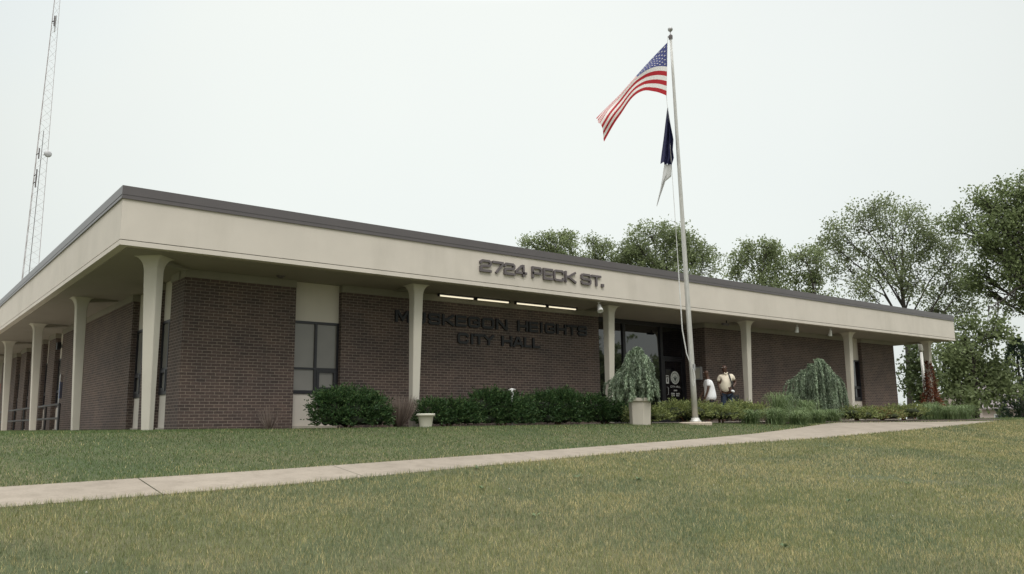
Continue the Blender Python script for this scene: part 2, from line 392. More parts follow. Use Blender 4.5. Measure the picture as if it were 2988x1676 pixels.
def window_bay(ax, a0, a1, pane='blind'):
    """bay of spandrel, divided window and sill panel in a recess; ax 'x' = on the front wall, 'y' = on the left wall"""
    w_ = a1 - a0
    def bx(bm, s0, s1, d0, d1, z0, z1):
        if ax == 'x': box(bm, a0+s0, a0+s1, BY+d0, BY+d1, z0, z1)
        else: box(bm, 1.7+d0, 1.7+d1, a0+s0, a0+s1, z0, z1)
    bm = BM(); bx(bm, .002, w_-.002, DEEP, DEEP+.2, 2.50, ZS-.002); part('upper_panel', bm, M['stucco'])
    bm = BM(); bx(bm, .002, w_-.002, DEEP, DEEP+.2, .06, .80); part('lower_panel', bm, M['stucco'])
    bm = BM(); bx(bm, .002, w_-.002, DEEP-.06, DEEP+.2, -.2, .058); part('window_base', bm, M['walk'])
    bm = BM(); t = .045; f0, f1 = DEEP-.03, DEEP+.05
    mid = w_*.5
    bx(bm, .002, t, f0, f1, .802, 2.498); bx(bm, w_-t, w_-.002, f0, f1, .802, 2.498)
    bx(bm, t, w_-t, f0, f1, 2.44, 2.498); bx(bm, t, w_-t, f0, f1, .802, .88)
    bx(bm, mid-.03, mid+.03, f0, f1, .88, 2.44)
    bx(bm, t, mid-.03, f0, f1, 1.365, 1.41); bx(bm, mid+.03, w_-t, f0, f1, 1.365, 1.41)
    # hopper sash in the lower right light
    q0, q1 = mid+.03, w_-t
    bx(bm, q0, q0+.07, f0-.012, f1, .88, 1.365); bx(bm, q1-.07, q1, f0-.012, f1, .88, 1.365)
    bx(bm, q0+.07, q1-.07, f0-.012, f1, .88, .955); bx(bm, q0+.07, q1-.07, f0-.012, f1, 1.30, 1.365)
    wn = part('window', bm, M['frame'])
    for (s0, s1, z0, z1) in ((t, mid-.03, 1.41, 2.44), (mid+.03, q1, 1.41, 2.44), (t, mid-.03, .88, 1.365), (q0+.07, q1-.07, .955, 1.30)):
        bm = BM(); bx(bm, s0, s1, DEEP+.01, DEEP+.03, z0, z1); build('pane', bm, M[pane], wn)
    return wn
for (a_, b_), pn in zip(front_bays, ('blind', 'glassd')): window_bay('x', a_, b_, pn)
for a_, b_ in side_bays: window_bay('y', a_, b_)

bm = BM(); box(bm, 1.78, 1.98, red_fringe_panel[0]+.002, red_fringe_panel[1]-.002, 2.30, ZS-.002); part('upper_panel', bm, M['trim'])
bm = BM(); box(bm, 1.74, 1.80, red_fringe_panel[0]+.002, red_fringe_panel[1]-.002, .015, 2.298)
sdr = part('red_fringe_panel', bm, mat_plain('fringe_red', (.26, .060, .028), .6, .1)); sdr['label'] = 'rust red panel added for a colour fringe on the left wall'
bm = BM(); tube(bm, [(1.70, red_fringe_panel[0]+.3, 1.0), (1.70, red_fringe_panel[0]+.3, 1.15)], .015, 6); tube(bm, [(1.70, red_fringe_panel[0]+.3, 1.08), (1.745, red_fringe_panel[0]+.3, 1.08)], .012, 6); build('handle', bm, M['galv'], sdr)
# soffit, fascia, coping, roof
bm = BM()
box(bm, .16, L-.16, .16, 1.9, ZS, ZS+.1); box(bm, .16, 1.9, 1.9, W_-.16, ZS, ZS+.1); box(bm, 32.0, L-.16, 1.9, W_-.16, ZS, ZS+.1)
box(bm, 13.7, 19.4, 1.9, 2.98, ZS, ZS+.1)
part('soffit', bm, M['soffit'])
def ring(bm, o, t, z0, z1):
    box(bm, -o, L+o, -o, t, z0, z1); box(bm, -o, L+o, W_-t, W_+o, z0, z1)
    box(bm, -o, t, t, W_-t, z0, z1); box(bm, L-t, L+o, t, W_-t, z0, z1)
bm = BM(); ring(bm, 0, .16, ZB, 3.528); part('fascia_lip', bm, M['stucco'])
bm = BM(); ring(bm, -.03, .16, 3.528, 3.543); part('fascia_joint', bm, M['groove'])
bm = BM(); ring(bm, 0, .16, 3.543, 4.318); part('fascia', bm, M['stucco'])
bm = BM(); ring(bm, .03, .16, 4.318, 4.365); ring(bm, .012, .16, 4.365, 4.40); ring(bm, .02, .16, 4.40, 4.57)
part('coping', bm, M['cap'])
bm = BM(); ring(bm, -.004, .15, 4.300, 4.318); box(bm, .16, L-.16, .16, W_-.16, 4.2, 4.45); part('roof', bm, M['roof'])

# flared columns, their haunches running back to the wall
def column(cx, cy, dx, dy, w0, w1, diag=False):
    """square column narrowing downwards, the outer face sloping, with a curved flare into the soffit; (dx,dy) points to the wall"""
    bm = BM(); prof = [(-.25, w0, 0), (0, w0, 0)]
    z1 = 3.12
    for k in range(1, 6): prof.append((z1*k/5, w0+(w1-w0)*k/5, k/5))
    for k in range(1, 8):
        a_ = k/7*PI/2; prof.append((z1 + .295*math.sin(a_), w1 + (.13 if not diag else .15)*(1-math.cos(a_)), 1))
    sh = .075; rings = []
    ang = PI/4 if diag else 0; ca, sa = math.cos(ang), math.sin(ang)
    for z, w, f in prof:
        h = w/2 if z <= z1 else w1/2 + (w-w1)
        ox, oy = dx*sh*(1-f), dy*sh*(1-f)
        c = h*.12
        pts = [(-h+c,-h),(h-c,-h),(h,-h+c),(h,h-c),(h-c,h),(-h+c,h),(-h,h-c),(-h,-h+c)]
        rings.append([bm.verts.new((cx+ox+x*ca-y*sa, cy+oy+x*sa+y*ca, min(z, ZS-.004))) for x, y in pts])
    for i in range(len(rings)-1):
        for k in range(8): bm.faces.new((rings[i][k], rings[i][(k+1)%8], rings[i+1][(k+1)%8], rings[i+1][k]))
    bm.faces.new(list(reversed(rings[0]))); bm.faces.new(rings[-1])
    part('column', bm, M['column'])
    # haunch: shallow wedge on the soffit from the flare to the wall
    bm = BM(); ln = (1.7 - .84) if not diag else 1.22; hw = w1/2*.8
    n_ = math.hypot(dx, dy); ux, uy = dx/n_, dy/n_; px_, py_ = -uy, ux
    def P(s, o, z): return bm.verts.new((cx+ux*s+px_*o, cy+uy*s+py_*o, z))
    s0 = w1/2 - .02; zt = ZS - .006
    A = [P(s0, -hw, zt), P(s0, hw, zt), P(s0, hw, zt-.11), P(s0, -hw, zt-.11)]; B = [P(ln, -hw*1.1, zt), P(ln, hw*1.1, zt), P(ln, hw*1.1, zt-.025), P(ln, -hw*1.1, zt-.025)]
    for k in range(4): bm.faces.new((A[k], B[k], B[(k+1)%4], A[(k+1)%4]))
    bm.faces.new(list(reversed(A))); bm.faces.new(B)
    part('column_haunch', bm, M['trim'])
column(.84, .84, 1, 1, .165, .275, True)
for k in range(5): column(6.89+6.61*k, .75, 0, 1, .172, .252)
for k in range(4): column(.75, 7.30+6.64*k, 1, 0, .172, .252)
for k in range(4): column(L-.75, 7.30+6.64*k, -1, 0, .172, .252)

# entrance screen
GY = 2.66
bm = BM()
for x0, x1 in ((14.002, 14.09), (15.99, 16.11), (17.82, 17.94), (18.99, 19.078)): box(bm, x0, x1, GY-.06, GY+.06, .03, ZS-.002)
for x0, x1 in ((14.09, 15.99), (16.11, 17.82), (17.94, 18.99)): box(bm, x0, x1, GY-.06, GY+.06, 3.28, ZS-.002)
for x0, x1 in ((14.09, 15.99), (16.11, 17.82)): box(bm, x0, x1, GY-.06, GY+.06, .03, .14)
box(bm, 17.94, 18.99, GY-.06, GY+.06, 2.20, 2.27)
ent = part('entrance_screen', bm, M['frame'])
for x0, x1, z0, z1 in ((14.09, 15.99, .14, 3.28), (16.11, 17.82, .14, 3.28), (17.94, 18.99, 2.27, 3.28)):
    bm = BM(); box(bm, x0, x1, GY-.01, GY+.01, z0, z1); build('pane', bm, M['glassd'], ent)
bm = BM(); x0, x1 = 17.95, 18.98
box(bm, x0, x0+.07, GY-.045, GY+.03, .04, 2.19); box(bm, x1-.07, x1, GY-.045, GY+.03, .04, 2.19)
box(bm, x0+.07, x1-.07, GY-.045, GY+.03, 2.11, 2.19); box(bm, x0+.07, x1-.07, GY-.045, GY+.03, .04, .28)
door = part('door', bm, M['frame'])
bm = BM(); box(bm, x0+.07, x1-.07, GY-.012, GY+.008, .28, 2.11); build('door_glass', bm, M['glassd'], door)
bm = BM(); tube(bm, [(x0+.13, GY-.045, .95), (x0+.13, GY-.10, .97), (x0+.13, GY-.10, 1.20), (x0+.13, GY-.045, 1.22)], .013); build('handle', bm, M['galv'], door)

# ------------------------------------------------------------------ lettering
GL = {
 '2': [[(0,.80),(0,.88),(.14,1),(.86,1),(1,.86),(1,.66),(.86,.53),(.16,.47),(0,.36),(0,0),(1,0)]],
 '7': [[(0,1),(1,1),(1,.84),(.36,0)]],
 '4': [[(.76,0),(.76,1),(.60,1),(0,.38),(0,.25),(1.02,.25)]],
 'P': [[(0,0),(0,1),(.86,1),(1,.86),(1,.55),(.86,.42),(0,.42)]],
 'E': [[(1,1),(0,1),(0,0),(1,0)],[(0,.5),(.92,.5)]],
 'C': [[(1,.80),(1,.88),(.86,1),(.14,1),(0,.86),(0,.14),(.14,0),(.86,0),(1,.12),(1,.20)]],
 'K': [[(0,0),(0,1)],[(.95,1),(.28,.52),(.98,0)],[(0,.52),(.30,.52)]],
 'S': [[(1,.82),(1,.89),(.88,1),(.12,1),(0,.88),(0,.62),(.12,.52),(.88,.48),(1,.38),(1,.12),(.88,0),(.12,0),(0,.11),(0,.18)]],
 'T': [[(0,1),(1,1)],[(.5,1),(.5,0)]],
 '.': [[(.5,-.02),(.5,.16)]],
 'M': [[(0,0),(0,1),(.12,1),(.5,.18),(.88,1),(1,1),(1,0)]],
 'U': [[(0,1),(0,.14),(.14,0),(.86,0),(1,.14),(1,1)]],
 'G': [[(1,.80),(1,.88),(.86,1),(.14,1),(0,.86),(0,.14),(.14,0),(.86,0),(1,.14),(1,.46),(.52,.46)]],
 'O': [[(.5,1),(.14,1),(0,.86),(0,.14),(.14,0),(.86,0),(1,.14),(1,.86),(.86,1),(.5,1)]],
 'N': [[(0,0),(0,1),(.10,1),(.90,0),(1,0),(1,1)]],
 'H': [[(0,0),(0,1)],[(1,0),(1,1)],[(0,.5),(1,.5)]],
 'I': [[(.5,0),(.5,1)]],
 'Y': [[(0,1),(.5,.46),(1,1)],[(.5,.48),(.5,0)]],
 'A': [[(0,0),(.40,1),(.60,1),(1,0)],[(.2,.30),(.8,.30)]],
 'L': [[(0,1),(0,0),(1,0)]],
}
def stroke(bm, pts, t, y0, y1):
    n = len(pts); off = []
    for i in range(n):
        p = Vector(pts[i]); a = (p - Vector(pts[i-1])).normalized() if i > 0 else None
        b = (Vector(pts[i+1]) - p).normalized() if i < n-1 else None
        if a is None: a = b
        if b is None: b = a
        na = Vector((-a.y, a.x)); nb = Vector((-b.y, b.x)); mtr = na + nb
        if mtr.length < .2: mtr = na
        mtr.normalize(); k = min(1.9, 1/max(.35, mtr.dot(na)))
        e = Vector((0,0))
        off.append((p + mtr*t*k, p - mtr*t*k))
    R = []
    for l, r in off:
        R.append((bm.verts.new((l.x, y0, l.y)), bm.verts.new((r.x, y0, r.y)), bm.verts.new((r.x, y1, r.y)), bm.verts.new((l.x, y1, l.y))))
    for i in range(n-1):
        for k in range(4): bm.faces.new((R[i][k], R[i][(k+1)%4], R[i+1][(k+1)%4], R[i+1][k]))
    bm.faces.new(R[0]); bm.faces.new(tuple(reversed(R[-1])))
def letter(ch, x0, x1, z0, z1, y, depth, t, mat, parent, name='letter', loc=None):
    bm = BM(); h = z1 - z0 - 2*t; w_ = x1 - x0 - 2*t
    for q, pl in enumerate(GL[ch]):
        pts = [(x0 + t + (px_*w_), z0 + t + pz*h) for px_, pz in pl]
        if ch == '.': pts = [((x0+x1)/2, z0), ((x0+x1)/2, z0+.085)]
        tt = t if ch != '.' else .045
        # run strokes square past their free ends
        def ext(a, b): d = (Vector(a)-Vector(b)).normalized()*tt*.98; return (a[0]+d.x, a[1]+d.y)
        if ch not in 'O.': pts = [ext(pts[0], pts[1])] + pts[1:-1] + [ext(pts[-1], pts[-2])]
        stroke(bm, pts, tt, y-depth-.0015*q, y)
    bmesh.ops.recalc_face_normals(bm, faces=bm.faces)
    return build(name, bm, mat, parent, loc)
sg = empty('address_sign', (10.35, -.03, 3.8), 'grey metal raised characters reading 2724 PECK ST. on the cream roof edge', 'sign')
for ch, a_, b_ in (('2',8.25,8.61),('7',8.64,8.99),('2',9.01,9.37),('4',9.38,9.75),('P',9.93,10.28),('E',10.32,10.66),('C',10.68,11.06),('K',11.09,11.50),('S',11.68,12.06),('T',12.08,12.45),('.',12.45,12.56)):
    letter(ch, a_-10.35, b_-10.35, 0, .31, .028, .055, .029, M['letter_grey'], sg, 'numeral' if ch.isdigit() else 'letter')
sg = empty('city_hall_sign', (10.16, 1.66, 2.2), 'black raised letters reading MUSKEGON HEIGHTS CITY HALL on the shaded brick', 'sign')
for ch, a_, b_ in (('M',6.85,7.27),('U',7.36,7.74),('S',7.83,8.2),('K',8.26,8.64),('E',8.68,9.03),('G',9.09,9.48),('O',9.55,9.96),('N',10.03,10.43),
                   ('H',10.79,11.16),('E',11.21,11.55),('I',11.60,11.75),('G',11.81,12.2),('H',12.26,12.63),('T',12.67,13.06),('S',13.1,13.47)):
    letter(ch, a_-10.16, b_-10.16, .42, .72, .038, .05, .034, M['letter_black'], sg)
for ch, a_, b_ in (('C',8.75,9.10),('I',9.15,9.28),('T',9.28,9.62),('Y',9.60,9.96),('H',10.22,10.59),('A',10.62,10.98),('L',11.02,11.29),('L',11.33,11.6)):
    letter(ch, a_-10.16, b_-10.16, -.03, .26, .038, .05, .034, M['letter_black'], sg)

# door decals: seal, hours, notice
def disc(bm, cx, cz, r, y, seg=28, r0=0, t=.002):
    if r0 == 0:
        vs = [bm.verts.new((cx+r*math.cos(2*PI*k/seg), y, cz+r*math.sin(2*PI*k/seg))) for k in range(seg)]; bm.faces.new(vs)
    else:
        a = [bm.verts.new((cx+r*math.cos(2*PI*k/seg), y, cz+r*math.sin(2*PI*k/seg))) for k in range(seg)]
        b = [bm.verts.new((cx+r0*math.cos(2*PI*k/seg), y, cz+r0*math.sin(2*PI*k/seg))) for k in range(seg)]
        for k in range(seg): bm.faces.new((a[k], a[(k+1)%seg], b[(k+1)%seg], b[k]))
DY = GY - .016
bm = BM(); disc(bm, 18.55, 1.55, .225, DY, r0=.17); disc(bm, 18.55, 1.55, .155, DY)
sl_ = build('seal', bm, mat_plain('pale_decal', (.60,.62,.58), .6, .15, 30), door)
bm = BM()
for k in range(3):
    a_ = PI/2 + (k-1)*.75; stroke(bm, [(18.55, 1.46), (18.55+.115*math.cos(a_), 1.48+.13*math.sin(a_))], .018, DY-.004, DY-.002)
stroke(bm, [(18.55, 1.42), (18.55, 1.5)], .015, DY-.004, DY-.002)
build('seal_emblem', bm, mat_plain('dark_green_decal', (.06,.085,.07), .6), sl_)
dl = D.objects.new('door_lettering', None); COL.objects.link(dl); dl.parent = door; dl.location = (0, 0, 0)
dl.parent = door
bmx = BM(); xx = 18.30
for ch in 'CITY HALL':
    if ch == ' ': xx += .035; continue
    wd = .028 if ch == 'I' else .052
    h0, h1, t = 1.205, 1.275, .007
    for q, pl in enumerate(GL[ch]):
        stroke(bmx, [(xx+t+px_*(wd-2*t), h0+t+pz*(h1-h0-2*t)) for px_, pz in pl], t, DY-.002-.0006*q, DY)
    xx += wd + .012
for z, segs in ((1.11, ((18.46,18.64),)), (1.00, ((18.31,18.50),(18.57,18.78))), (.935, ((18.33,18.50),(18.57,18.76)))):
    for a_, b_ in segs:
        x = a_
        while x < b_-.02:
            wd = random.choice((.03, .038, .045)); box(bmx, x, x+wd-.012, DY-.002, DY, z-.025, z+.025); x += wd
D.objects.remove(dl)
build('door_lettering', bmx, mat_plain('white_decal', (.66,.66,.64), .6), door)
bm = BM(); box(bm, 18.045, 18.185, GY-.05, GY-.047, 1.34, 1.62)
o = tag(build('notice', bm, M['white']), 'small white paper notice taped beside the seal on the entrance door', 'notice')
bm = BM(); box(bm, 18.06, 18.17, GY-.0515, GY-.0502, 1.545, 1.60); box(bm, 18.085, 18.145, GY-.0515, GY-.0502, 1.38, 1.52)
build('notice_print', bm, M['letter_grey'], o)
bx_ = empty('notice_box', (19.02, 2.0, 1.68), 'grey framed notice box mounted on the brick beside the entrance door', 'notice box')
bm = BM(); box(bm, -.05, .058, -.13, .13, -.22, .22); build('cabinet', bm, M['galv'], bx_)
bm = BM(); box(bm, -.054, -.0505, -.10, .10, -.18, .18); build('paper', bm, M['potwhite'], bx_)

# ------------------------------------------------------------------ fittings under the eaves
ends = ((8.0, 9.14), (9.2, 10.34), (10.55, 11.69), (11.73, 12.87))
pos_words = ('leftmost of the four, nearest the tapered column', 'second from the left in the row', 'third from the left in the row', 'rightmost of the four, nearest the white floodlight')
for (a_, b_), wd in zip(ends, pos_words):
    e = empty('strip_light', ((a_+b_)/2, 1.46, ZS), 'lit fluorescent strip under the eaves, ' + wd, 'light', 'fluorescent strips above the wall lettering')
    hl = (b_-a_)/2
    bm = BM(); box(bm, -hl, hl, -.05, .05, -.03, -.001); box(bm, -hl, -hl+.03, -.04, .04, -.08, -.03); box(bm, hl-.03, hl, -.04, .04, -.08, -.03); build('housing', bm, M['frame'], e)
    bm = BM(); tube(bm, [(-hl+.031, 0, -.055), (hl-.031, 0, -.055)], .019, 10); build('tube', bm, M['tube'], e)
def flood(loc, label, tilt, size=1.0, yaw=0):
    e = empty('floodlight', loc, label, 'floodlight', 'floodlights under the eaves'); e.rotation_euler = (0, 0, yaw)
    bm = BM(); tube(bm, [(0,0,-.002), (0,0,-.08*size)], .018*size, 8); lathe(bm, [(.05*size,-.012),(.05*size,-.002)], 12); build('bracket', bm, M['white'], e)
    bm = BM(); lathe(bm, [(.045,0),(.06,.015),(.062,.10),(.085,.20),(.09,.24),(.082,.242),(.02,.20)], 18)
    R_ = Matrix.Rotation(PI - tilt, 4, 'X')
    for v in bm.verts: v.co = R_ @ (v.co*size) + Vector((0, 0, -.08*size))
    build('lamp_head', bm, M['white'], e, smooth=True); return e
flood((12.62, .26, ZS), 'larger white floodlight at the eaves above the column left of the entrance', .55, .98, -.4)
flood((22.6, .34, ZS), 'small white floodlight hanging from the eaves left of its twin, above the weeping blue cedar', .35, .85, 2.6)
flood((24.79, .33, ZS), 'small white floodlight hanging from the eaves nearest the column by the right window', .35, .85, 2.6)
e = empty('security_camera', (19.34, .95, ZS), 'dark security camera on a bracket under the eaves near the entrance', 'camera')
bm = BM(); tube(bm, [(0,0,-.002),(0,0,-.09)], .02, 8); build('bracket', bm, M['black'], e)
bm = BM(); box(bm, -.22, .10, -.045, .045, -.17, -.09); tube(bm, [(-.22,0,-.13),(-.25,0,-.13)], .032, 10); build('camera_body', bm, M['letter_grey'], e, bevel=.01)
e = empty('dome_camera', (3.68, 1.35, ZS), 'small flat dark dome fitting on the soffit above the left brick panel', 'camera')
bm = BM(); lathe(bm, [(.0,-.06),(.05,-.05),(.08,-.02),(.10,-.001)], 20); build('dome', bm, M['letter_grey'], e, smooth=True)
e = empty('wall_speaker', (1.69, 15.3, 2.86), 'black box speaker mounted high on the left side brick wall', 'speaker')
bm = BM(); box(bm, -.16, -.03, -.10, .10, -.13, .13); build('cabinet', bm, M['black'], e, bevel=.02)
bm = BM(); box(bm, -.03, .008, -.05, .05, -.06, .06); build('bracket', bm, M['galv'], e)

# black railing of the side ramp
e = empty('railing', (1.2, 18, 0), 'black pipe railing with two rails along the left side of the building', 'railing')
bm = BM()
for z in (.80, .38): tube(bm, [(0, -6.1, z), (0, 10, z)], .034, 8)
build('rail', bm, M['black'], e)
for k in range(8):
    bm = BM(); tube(bm, [(0, -6.1+2.3*k, 0), (0, -6.1+2.3*k, .80)], .032, 8); build('post', bm, M['black'], e)
e = empty('parking_sign', (1.28, 12.6, 0), 'narrow blue and white sign on a post beside the left brick wall', 'sign', rz=1.15)
bm = BM(); tube(bm, [(0,0,0),(0,0,1.75)], .022, 8); build('post', bm, M['galv'], e)
bm = BM(); box(bm, -.15, .15, -.04, -.026, 1.0, 1.50); build('sign_plate', bm, mat_plain('blue_sign_face', (.22,.30,.50), .5), e)
bm = BM(); box(bm, -.15, .15, -.04, -.026, 1.51, 1.72); build('sign_plate', bm, M['white'], e)

# ------------------------------------------------------------------ flagpole and flags
PB = Vector((14.42, -1.5, Hf(14.42, -1.5)))
def fp(s, z, d=0.0):   # flag plane: s metres to the photo's right of the pole line x=14.33, z up, d away from the camera
    return Vector((14.33 + RX*s + math.sin(YAW)*d, -1.5 + RY*s + math.cos(YAW)*d, z))
pole = empty('flagpole', PB, 'tall silver aluminium flagpole rising from a concrete pad on the lawn', 'flagpole')
def rel(v): return Vector(v) - PB
top = fp(-.105, 11.24); b0 = fp(.075, 0)
bm = BM(); tube(bm, [rel(b0.lerp(top, k/10)) for k in range(11)], [.082-.046*k/10 for k in range(11)], 16); build('pole', bm, M['alum'], pole, smooth=True)
bm = BM(); ball(bm, rel(fp(-.105, 11.50)), .075, 16); tube(bm, [rel(top), rel(fp(-.105, 11.44))], .018, 8); build('finial', bm, M['galv'], pole, smooth=True)
bm = BM(); lathe(bm, [(.055,-.05),(.06,0),(.06,.06),(.03,.09)], 14, rel(fp(-.105, 11.24))); tube(bm, [rel(fp(-.105,11.26)), rel(fp(-.19,11.26))], .02, 8); build('truck', bm, M['letter_grey'], pole)
bm = BM(); lathe(bm, [(.16,.0),(.16,.03),(.12,.06),(.10,.12)], 20, (rel(b0).x, rel(b0).y, .05)); build('collar', bm, M['alum'], pole, smooth=True)
bm = BM(); lathe(bm, [(.44,-.15),(.44,.035),(.40,.055)], 28, (rel(b0).x, rel(b0).y, 0)); build('pad', bm, M['concrete'], pole)
bm = BM()
hal = [(-.19,11.24),(-.206,11.1),(-.315,9.409),(-.296,9.055),(-.253,7.156),(-.233,6.097),(-.206,4.709),(-.192,3.799),(-.171,2.567),(-.082,1.903),(.03,1.55)]
tube(bm, [rel(fp(s, z, -.02)) for s, z in hal], [.007]*5+[.009]*2+[.017]*4, 6)
tube(bm, [rel(fp(.0, z, -.09)) for z in (1.5, 3.0)] + [rel(fp(-.02, 6, -.075)), rel(fp(-.105, 11.2, -.05))], .006, 6)
tube(bm, [rel(fp(.05, 1.5, -.11)), rel(fp(.10, 1.2, -.12)), rel(fp(.04, 1.0, -.10))], .012, 6)
build('halyard', bm, M['rope'], pole)
bm = BM(); box(bm, rel(fp(.03,1.5)).x-.03, rel(fp(.03,1.5)).x+.03, rel(fp(.03,1.5)).y-.12, rel(fp(.03,1.5)).y-.07, 1.45, 1.62); build('cleat', bm, M['galv'], pole)

TOPC = [(0,-.206,11.091),(.2,-.681,10.66),(.42,-1.166,10.195),(.62,-1.627,9.684),(.82,-2.036,9.248),(1,-2.348,8.863)]
BOTC = [(0,-.315,9.409),(.17,-.669,9.524),(.32,-.981,9.577),(.48,-1.313,9.385),(.70,-1.679,8.854),(.85,-1.922,8.47),(1,-2.154,8.064)]
def spl(P, u):
    xs_ = [p[0] for p in P]
    k = min(max(np.searchsorted(xs_, u)-1, 0), len(P)-2); t = (u-xs_[k])/(xs_[k+1]-xs_[k])
    def tn(i):
        a, b = P[max(i-1,0)], P[min(i+1,len(P)-1)]; return ((b[1]-a[1])/(b[0]-a[0]), (b[2]-a[2])/(b[0]-a[0]))
    m0, m1 = tn(k), tn(k+1); d = xs_[k+1]-xs_[k]; o = []
    for j in (0, 1):
        p0, p1 = P[k][1+j], P[k+1][1+j]
        o.append((2*t**3-3*t**2+1)*p0+(t**3-2*t**2+t)*d*m0[j]+(-2*t**3+3*t**2)*p1+(t**3-t**2)*d*m1[j])
    return o
def fsurf(u, v):
    c = np.interp(u, [0, .2, .42, .7, 1], [.46, .36, .26, .26, .36]); q = 7/13
    g = v/q*c if v < q else c + (v-q)/(1-q)*(1-c)
    a, b = spl(TOPC, u), spl(BOTC, u)
    s, z = a[0]+(b[0]-a[0])*g, a[1]+(b[1]-a[1])*g
    fold = math.sin(min(1, u/.42)*PI/2)
    d = .50*fold*(1-v/q if v < q else 0)**1.2 - .10*math.sin(u*7.5+.6*v) + .07*u*math.sin(v*9+u*5) + .05*math.sin(u*17+v*4)*u
    # rippled fly end
    s += .016*u*u*math.sin(v*11); z += .014*u*u*math.sin(v*9+1)
    return fp(s, z, d)
FO = fp(-.3, 10.2)
flag = empty('american_flag', FO, 'red, white and blue starred and striped flag flying at the top of the flagpole', 'flag')
NU, NV = 60, 52
grid = [[fsurf(i/NU, j/NV) - FO for j in range(NV+1)] for i in range(NU+1)]
for nm in ('stripes', 'canton'):
    bm = BM(); vv = {}
    def gv(i, j):
        if (i, j) not in vv: vv[(i, j)] = bm.verts.new(grid[i][j])
        return vv[(i, j)]
    for i in range(NU):
        for j in range(NV):
            inc = i < 24 and j < 28
            if inc != (nm == 'canton'): continue
            f = bm.faces.new((gv(i,j), gv(i+1,j), gv(i+1,j+1), gv(i,j+1))); f.smooth = True
            f.material_index = (0 if (j//4) % 2 == 0 else 1) if nm == 'stripes' else 0
    o = build(nm, bm, [M['fred'], M['fwhite']] if nm == 'stripes' else M['fblue'], flag, smooth=True)
    if nm == 'canton': can = o
bm = BM()
for rr_ in range(9):
    n_ = 6 if rr_ % 2 == 0 else 5
    for k in range(n_):
        u0 = .4*((2*k+1 if n_ == 6 else 2*k+2)/12); v0 = (7/13)*(rr_+1)/10
        for side in (1, -1):
            ring_ = []
            c = fsurf(u0, v0); nrm = (fsurf(u0+.01, v0)-c).cross(fsurf(u0, v0+.01)-c).normalized()*.006*side
            for q in range(10):
                rr = (.033 if q % 2 == 0 else .015); a_ = PI/2 + q*PI/5
                ring_.append(bm.verts.new(fsurf(u0 + rr*math.cos(a_)/2.44, v0 - rr*math.sin(a_)/1.35) - FO + nrm))
            bm.faces.new(ring_ if side > 0 else list(reversed(ring_)))
build('stars', bm, M['fwhite'], can)

def limp(name, left, right, rows, folds, amp, mat, label, cat, seed):
    zt = max(left[0][1], right[0][1]); z_ = min(left[-1][1], right[-1][1])
    org = fp(left[0][0], zt); bm = BM(); NC = 22; G = []
    for i in range(rows+1):
        t = i/rows
        def at(P):
            L_ = [0]
            for a, b in zip(P[:-1], P[1:]): L_.append(L_[-1]+math.hypot(b[0]-a[0], b[1]-a[1]))
            q = t*L_[-1]; return np.interp(q, L_, [p[0] for p in P]), np.interp(q, L_, [p[1] for p in P])
        a, b = at(left), at(right); row = []
        for k in range(NC+1):
            c = k/NC; am = amp*(.35+.65*min(1, t*2))
            row.append(bm.verts.new(fp(a[0]+(b[0]-a[0])*c, a[1]+(b[1]-a[1])*c, am*math.sin(c*PI*folds+seed+t*1.2)+.02*math.sin(9*t+6*c)) - org))
        G.append(row)
    for i in range(rows):
        for k in range(NC): bm.faces.new((G[i][k], G[i+1][k], G[i+1][k+1], G[i][k+1]))
    return tag(build(name, bm, mat, None, org, smooth=True), label, cat)
limp('navy_flag', [(-.296,9.055),(-.44,8.113),(-.552,7.40)], [(-.284,9.055),(-.235,8.55),(-.185,8.05),(-.215,7.75),(-.192,7.512),(-.271,7.29)], 30, 5, .10, M['navy'],
     'dark navy flag hanging limp and folded below the striped flag', 'flag', .4)
limp('white_flag', [(-.455,7.36),(-.53,6.95),(-.593,6.65),(-.73,6.127)], [(-.245,7.33),(-.26,7.002),(-.44,6.86),(-.55,6.57),(-.715,6.12)], 24, 4, .06, M['paleflag'],
     'thin white flag hanging limp at the bottom, under the navy one', 'flag', 1.1)

# ------------------------------------------------------------------ radio tower
tw = empty('radio_tower', (5.45, 54, 0), 'tall thin grey lattice radio tower behind the building', 'tower')
def legp(k, z):
    w_ = 1.50 - .031*z; w_ = max(w_, .3)
    a_ = PI/2 + .35 + k*2*PI/3; r_ = w_/math.sqrt(3); return Vector((r_*math.cos(a_) + .014*(z-16), r_*math.sin(a_), z))
bm = BM()
for k in range(3): tube(bm, [legp(k, 0), legp(k, 38)], [.024, .016], 6)
build('tower_leg', bm, mat_plain('tower_leg_steel', (.40,.36,.36), .6, .1, metal=.2), tw)
bm = BM(); z = 0.
while z < 37:
    s = .62
    for k in range(3):
        a_, b_ = (k, (k+1) % 3); 
        if int(round(z/s)) % 2: a_, b_ = b_, a_
        tube(bm, [legp(a_, z), legp(b_, z+s)], .009, 4, False)
    z += s
build('lattice', bm, mat_plain('tower_brace_steel', (.52,.50,.50), .6, .1, metal=.2), tw)
bm = BM(); lathe(bm, [(.02,0),(.16,.02),(.27,.08),(.27,.12),(.20,.16)], 20)
R_ = Matrix.Rotation(PI/2, 4, 'X')
for v in bm.verts: v.co = R_ @ v.co + Vector((.52, -.35, 21.1))
tube(bm, [Vector((.52,-.2,21.1)), Vector((.25,.05,21.1))], .03, 6); build('dish', bm, M['galv'], tw, smooth=True)
bm = BM()
for z in (19.2, 18.6, 20.9, 32.0): 
    tube(bm, [legp(1, z), legp(1, z)+Vector((.15,-.2,.1))], .035, 6); tube(bm, [legp(1, z)+Vector((.15,-.2,-.35)), legp(1, z)+Vector((.15,-.2,.5))], .05, 6)
p0 = legp(2, 20)
